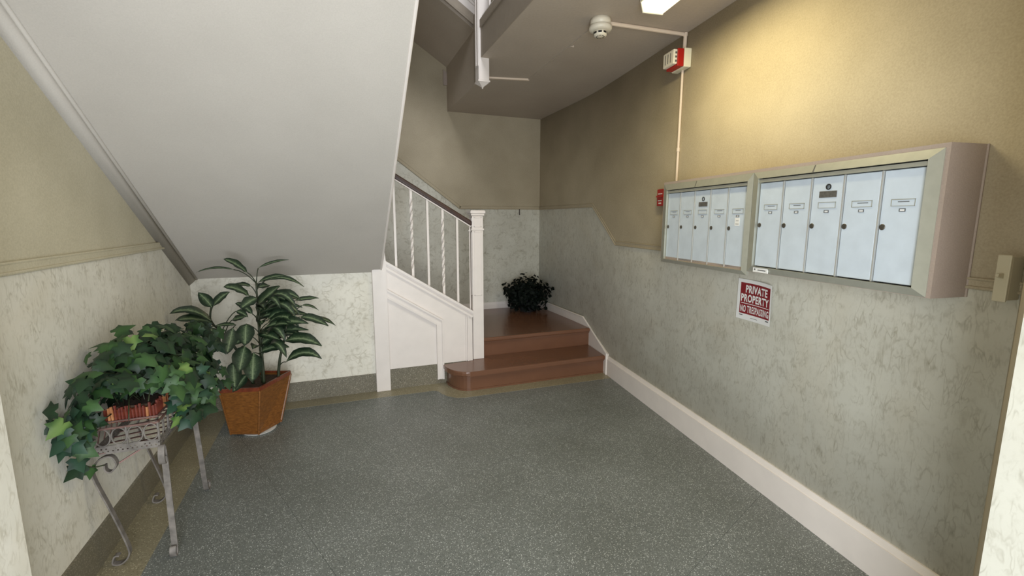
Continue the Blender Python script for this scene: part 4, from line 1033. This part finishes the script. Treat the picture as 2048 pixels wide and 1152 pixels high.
# uprights, wire scrolls
for x, y in ((X0, Y0), (X1, Y0), (X1, Y1), (X0, Y1), ((X0+X1)/2, Y0), (X1, (Y0+Y1)/2), (X1, Y0+0.12), (X1, Y1-0.12)):
    bm = bmesh.new(); tube(bm, [(x, y, ZB+0.03), (x, y, ZR)], 0.0045, 6); link_mesh('upright', bm, M['iron'], st)
def ring(c, ax, r, rz_, n=18, a0=0.0, a1=2*math.pi):
    return [Vector(c)+Vector(ax)*r*math.cos(a0+(a1-a0)*i/n)+ZV*rz_*math.sin(a0+(a1-a0)*i/n) for i in range(n+1)]
for k in range(4):
    c = (X0+0.029+0.056*k, Y0, (ZB+0.034+ZR)/2)
    bm = bmesh.new(); tube(bm, ring(c, (1, 0, 0), 0.026, 0.037), 0.0032, 6); link_mesh('scroll', bm, M['iron'], st)
for k in range(8):
    c = (X1, Y0+0.031+0.061*k, (ZB+0.034+ZR)/2)
    bm = bmesh.new(); tube(bm, ring(c, (0, 1, 0), 0.027, 0.037), 0.0032, 6); link_mesh('scroll', bm, M['iron'], st)
for k in range(9):
    y = Y0-0.02+0.06*k
    bm = bmesh.new(); a = (X0, min(Y1, max(Y0, y)), ZB+0.005); b2 = (X1, min(Y1, max(Y0, y+0.06)), ZB+0.005)
    strap(bm, [a, b2], (0, 0.012, 0), 0.003); link_mesh('tray_bar', bm, M['rust'], st)
for k in range(8):
    y = Y0+0.02+0.06*k
    bm = bmesh.new(); strap(bm, [(X0+0.001, y, ZB+0.034), (X0+0.001, min(Y1, y+0.05), ZR)], (0, 0.011, 0.004), 0.003); link_mesh('back_bar', bm, M['rust'], st)
for y in (Y0+0.09, Y1-0.12):
    bm = bmesh.new(); strap(bm, [(X0, y, ZR+0.002), (X1, y, ZR+0.002)], (0, 0.012, 0), 0.004); link_mesh('cross_bar', bm, M['rust'], st)
bm = bmesh.new(); strap(bm, [(-0.915, Y0+0.012, 0.468), (-0.84, Y0+0.05, 0.505), (-0.80, Y0+0.09, ZB)], (0, 0.010, 0), 0.006); link_mesh('brace', bm, M['rust'], st)
origin(st)

# ------------------------------------------------------------------ potted ivy in the stand
iv = empty('potted_ivy', 'bushy trailing green ivy in a red stick planter set in the iron plant stand', 'potted plant')
bm = bmesh.new(); box(bm, -0.955, -0.785, 2.335, 2.70, 0.638, 0.690); bx_ = link_mesh('planter', bm, M['potdark'], iv)
rs = random.Random(3)
k = 0
for i in range(15):
    x = -0.955+0.0121*i
    bm = bmesh.new(); tube(bm, [(x, 2.330, 0.637), (x+rs.uniform(-.002, .002), 2.330, 0.700+rs.uniform(-0.012, 0.012))], 0.0052, 6)
    link_mesh('stick', bm, M['stick2'] if rs.random() < 0.3 else M['stick'], bx_)
for i in range(27):
    y = 2.343+0.0135*i
    bm = bmesh.new(); tube(bm, [(-0.780, y, 0.637), (-0.780, y+rs.uniform(-.002, .002), 0.700+rs.uniform(-0.012, 0.012))], 0.0055, 6)
    link_mesh('stick', bm, M['stick2'] if rs.random() < 0.3 else M['stick'], bx_)
bm = bmesh.new(); tube(bm, [(-0.962, 2.322, 0.645), (-0.773, 2.322, 0.645), (-0.773, 2.705, 0.645)], 0.004, 6); link_mesh('binding_wire', bm, M['rust'], bx_)
bm = bmesh.new(); box(bm, -0.945, -0.795, 2.345, 2.69, 0.69, 0.70); link_mesh('soil', bm, M['soil'], iv)

half = [(0.0, 0.05), (0.15, -0.13), (0.42, -0.07), (0.37, 0.16), (0.59, 0.42), (0.29, 0.50), (0.0, 0.98)]
def ivy_leaf(name, m):
    pts = half + [(-x, y) for x, y in half[-2:0:-1]]
    vs = [(x, y, -0.30*abs(x)**1.3 - 0.28*max(0, y-0.3)**1.5 - 0.1*abs(y+0.05)*(abs(x)<.2)) for x, y in pts] + [(0.0, 0.28, 0.05)]
    n = len(pts); fs = [(i, (i+1) % n, n) for i in range(n)]
    me = D.meshes.new(name); me.from_pydata(vs, [], fs)
    uvl = me.uv_layers.new(name='UVMap')
    for l in me.loops:
        v = vs[l.vertex_index]; uvl.data[l.index].uv = (0.5+v[0]*0.9, v[1])
    for p in me.polygons: p.use_smooth = True
    me.materials.append(m); return me
ivm = {k: ivy_leaf('ivy_leaf', M['ivy_'+k]) for k in ('dark', 'mid', 'pale', 'blue')}
def orient(pos, nrm, tip, size):
    nrm = Vector(nrm).normalized(); y = Vector(tip); y = (y-nrm*y.dot(nrm))
    y = y.normalized() if y.length > 1e-4 else nrm.orthogonal().normalized()
    x = y.cross(nrm)
    return Matrix(((x.x*size, y.x*size, nrm.x*size, pos[0]), (x.y*size, y.y*size, nrm.y*size, pos[1]), (x.z*size, y.z*size, nrm.z*size, pos[2]), (0, 0, 0, 1)))
ri = random.Random(11)
CI = Vector((-0.835, 2.46, 0.715))
spots = []
tries = 0
while len(spots) < 380 and tries < 20000:
    tries += 1
    v = Vector((ri.gauss(0, 1), ri.gauss(0, 1), ri.gauss(0, 1))).normalized()
    if v.z < -0.25: continue
    q = ri.uniform(0.66, 1.10)
    p = CI + Vector((v.x*0.225*q, v.y*0.50*q, v.z*0.295*q))
    if p.x < -1.018 or p.x > -0.60: continue
    if p.z < 0.80 and p.x > -0.965 and p.y < 2.50: continue
    if p.y < 2.40 and p.z < 1.565-0.335*p.y and -0.425 < p.x/p.y < -0.31: continue
    if p.z < 0.765 and p.x > -0.965 and p.y < 2.62: continue
    if p.z < 0.70 and p.y < 2.62: continue
    if v.y > 0.3 and p.z > 0.93: p.z -= 0.03
    spots.append((p, Vector((v.x*1.2, v.y*0.9-0.35, v.z+0.35))))
# trailing sprays: left of the stand toward the viewer, and over its room side
for c, r, n in (((-0.99, 2.19, 0.705), (0.02, 0.10, 0.050), 30), ((-0.985, 2.15, 0.635), (0.02, 0.05, 0.045), 12), ((-0.685, 2.50, 0.66), (0.05, 0.13, 0.09), 44), ((-0.66, 2.66, 0.70), (0.06, 0.14, 0.10), 20), ((-0.72, 2.86, 0.84), (0.09, 0.12, 0.09), 40)):
    for _ in range(n):
        p = Vector((c[0]+ri.uniform(-1, 1)*r[0], c[1]+ri.uniform(-1, 1)*r[1], c[2]+ri.uniform(-1, 1)*r[2]))
        spots.append((p, Vector((0.5 if c[0] > -0.9 else 0.25, -0.8, 0.45))))
vine = [(-0.93, 2.32, 0.68), (-0.985, 2.21, 0.64), (-0.985, 2.17, 0.56), (-0.965, 2.19, 0.515), (-0.935, 2.22, 0.502)]
for p in ((-0.985, 2.175, 0.535), (-0.965, 2.19, 0.515), (-0.995, 2.16, 0.575)):
    spots.append((Vector(p), Vector((0.4, -0.9, 0.3))))
CAMP = Vector((0, 0, 1.5))
spots.sort(key=lambda q: (q[0]-CAMP).length)
n_leaf = 0
extra = bmesh.new()
for p, nrm in spots:
    jn = nrm.normalized() + Vector((ri.uniform(-.55, .55), ri.uniform(-.55, .55), ri.uniform(-.4, .5)))
    tip = Vector((ri.uniform(-1, 1), ri.uniform(-0.8, 0.6), ri.uniform(-1.3, 0.25)))
    r = ri.random(); hi = (p.z-0.62)/0.35
    key = 'pale' if r < 0.02+0.06*max(0, hi) else 'mid' if r < 0.35+0.15*hi else 'blue' if (r < 0.60 and hi < 0.6) else 'dark'
    sc = ri.uniform(0.050, 0.080)
    q = Vector(p); q.x = max(q.x, -1.03+sc*0.45)
    if n_leaf < 296:
        n_leaf += 1
        o = D.objects.new('leaf', ivm[key]); COL.objects.link(o); o.parent = iv
        o.matrix_local = orient(q, jn, tip, sc)
    else:
        mt = orient(q, jn, tip, sc); vv = [extra.verts.new(mt @ w.co) for w in ivm[key].vertices]
        for f in ivm[key].polygons: extra.faces.new([vv[i] for i in f.vertices]).material_index = list(ivm).index(key)
tag(link_mesh('rear_foliage', extra, [M['ivy_'+k] for k in ivm], iv), kind='stuff')
# the dense dark inside of the plant
bm = bmesh.new()
for _ in range(420):
    v = Vector((ri.gauss(0, 1), ri.gauss(0, 1), ri.gauss(0, 1))).normalized()
    if v.z < -0.1: v.z = -v.z
    q = ri.uniform(0.35, 0.82); p = CI + Vector((v.x*0.20*q, v.y*0.46*q, v.z*0.28*q))
    if p.y < 2.45 and p.z < 1.565-0.335*p.y: continue
    mt = orient(p, v+Vector((ri.uniform(-.6, .6), ri.uniform(-.6, .6), ri.uniform(-.3, .6))), (ri.uniform(-1, 1), ri.uniform(-1, 1), ri.uniform(-1, .3)), ri.uniform(0.05, 0.075))
    vv = [bm.verts.new(mt @ w.co) for w in ivm['dark'].vertices]
    for f in ivm['dark'].polygons: bm.faces.new([vv[i] for i in f.vertices])
tag(link_mesh('inner_foliage', bm, M['ivy_dark'], iv), kind='stuff')
bm = bmesh.new()
tube(bm, smooth_path(vine, 4), 0.0028, 5)
for _ in range(26):
    a = ri.uniform(0, 2*math.pi); e = CI + Vector((0.17*math.cos(a), 0.38*math.sin(a), ri.uniform(-0.02, 0.20)))
    e.x = max(e.x, -1.02)
    s0 = Vector((-0.87+ri.uniform(-.05, .05), 2.5+ri.uniform(-.15, .15), 0.70)); c = (s0+e)/2+ZV*0.12
    tube(bm, [s0*(1-u)**2+c*2*u*(1-u)+e*u*u for u in (0, .25, .5, .75, 1)], 0.0024, 5)
tag(link_mesh('vines', bm, M['stem'], iv, True), kind='stuff')
origin(iv)

# ------------------------------------------------------------------ small dark bush on the landing
bu = empty('corner_plant', 'low bushy very dark green plant in the corner of the brown landing', 'potted plant')
rb = random.Random(5)
bm = bmesh.new(); lathe(bm, (2.19, 5.15, Z2), (0, 0, 1), [(0.085, 0.0), (0.115, 0.15), (0.12, 0.16), (0.10, 0.16), (0.0, 0.15)], 20); link_mesh('pot', bm, M['black'], bu)
bm = bmesh.new(); CB = Vector((2.175, 5.12, 0.60))
uvl = bm.loops.layers.uv.new('UVMap')
for i in range(900):
    v = Vector((rb.gauss(0, 1), rb.gauss(0, 1), rb.gauss(0, 1))).normalized()
    q = rb.uniform(0.45, 1.03)
    lob = 1.0+0.13*math.sin(5*math.atan2(v.z, v.x)+0.6)
    p = CB + Vector((v.x*0.305*q*lob, v.y*0.26*q, v.z*0.225*q*lob))
    p.z = max(p.z, Z2+0.02); p.y = min(p.y, 5.42); p.x = min(p.x, 2.46)
    nr_ = (v+Vector((rb.uniform(-.7, .7), rb.uniform(-.9, .3), rb.uniform(-.3, .8)))).normalized()
    mt = orient(p, nr_, (rb.uniform(-1, 1), rb.uniform(-1, 1), rb.uniform(-1, .4)), rb.uniform(0.045, 0.066))
    out = [(0, 0), (.30, .22), (.34, .5), (.2, .78), (0, 1), (-.2, .78), (-.34, .5), (-.30, .22)]
    c = bm.verts.new(mt @ Vector((0, .45, -.06))); vs = [bm.verts.new(mt @ Vector((x, y, 0.02))) for x, y in out]
    for k in range(8):
        f = bm.faces.new((vs[k], vs[(k+1) % 8], c))
        for l, t in zip(f.loops, (out[k], out[(k+1) % 8], (0, .45))): l[uvl].uv = (0.5+t[0], t[1])
tag(link_mesh('foliage', bm, M['bush'], bu), kind='stuff')
bm = bmesh.new()
for i in range(24):
    a = 2*math.pi*i/24; e = CB+Vector((0.25*math.cos(a), 0.20*math.sin(a), rb.uniform(-.12, .16))); s0 = Vector((2.19, 5.15, Z2+0.15))
    c = (s0+e)/2+ZV*0.08
    tube(bm, [s0*(1-u)**2+c*2*u*(1-u)+e*u*u for u in (0, .33, .66, 1)], 0.003, 5)
tag(link_mesh('stems', bm, M['stem'], bu), kind='stuff')
origin(bu)

tag(hk, 'small dark hook on the back wall just under the dado moulding', 'hook')
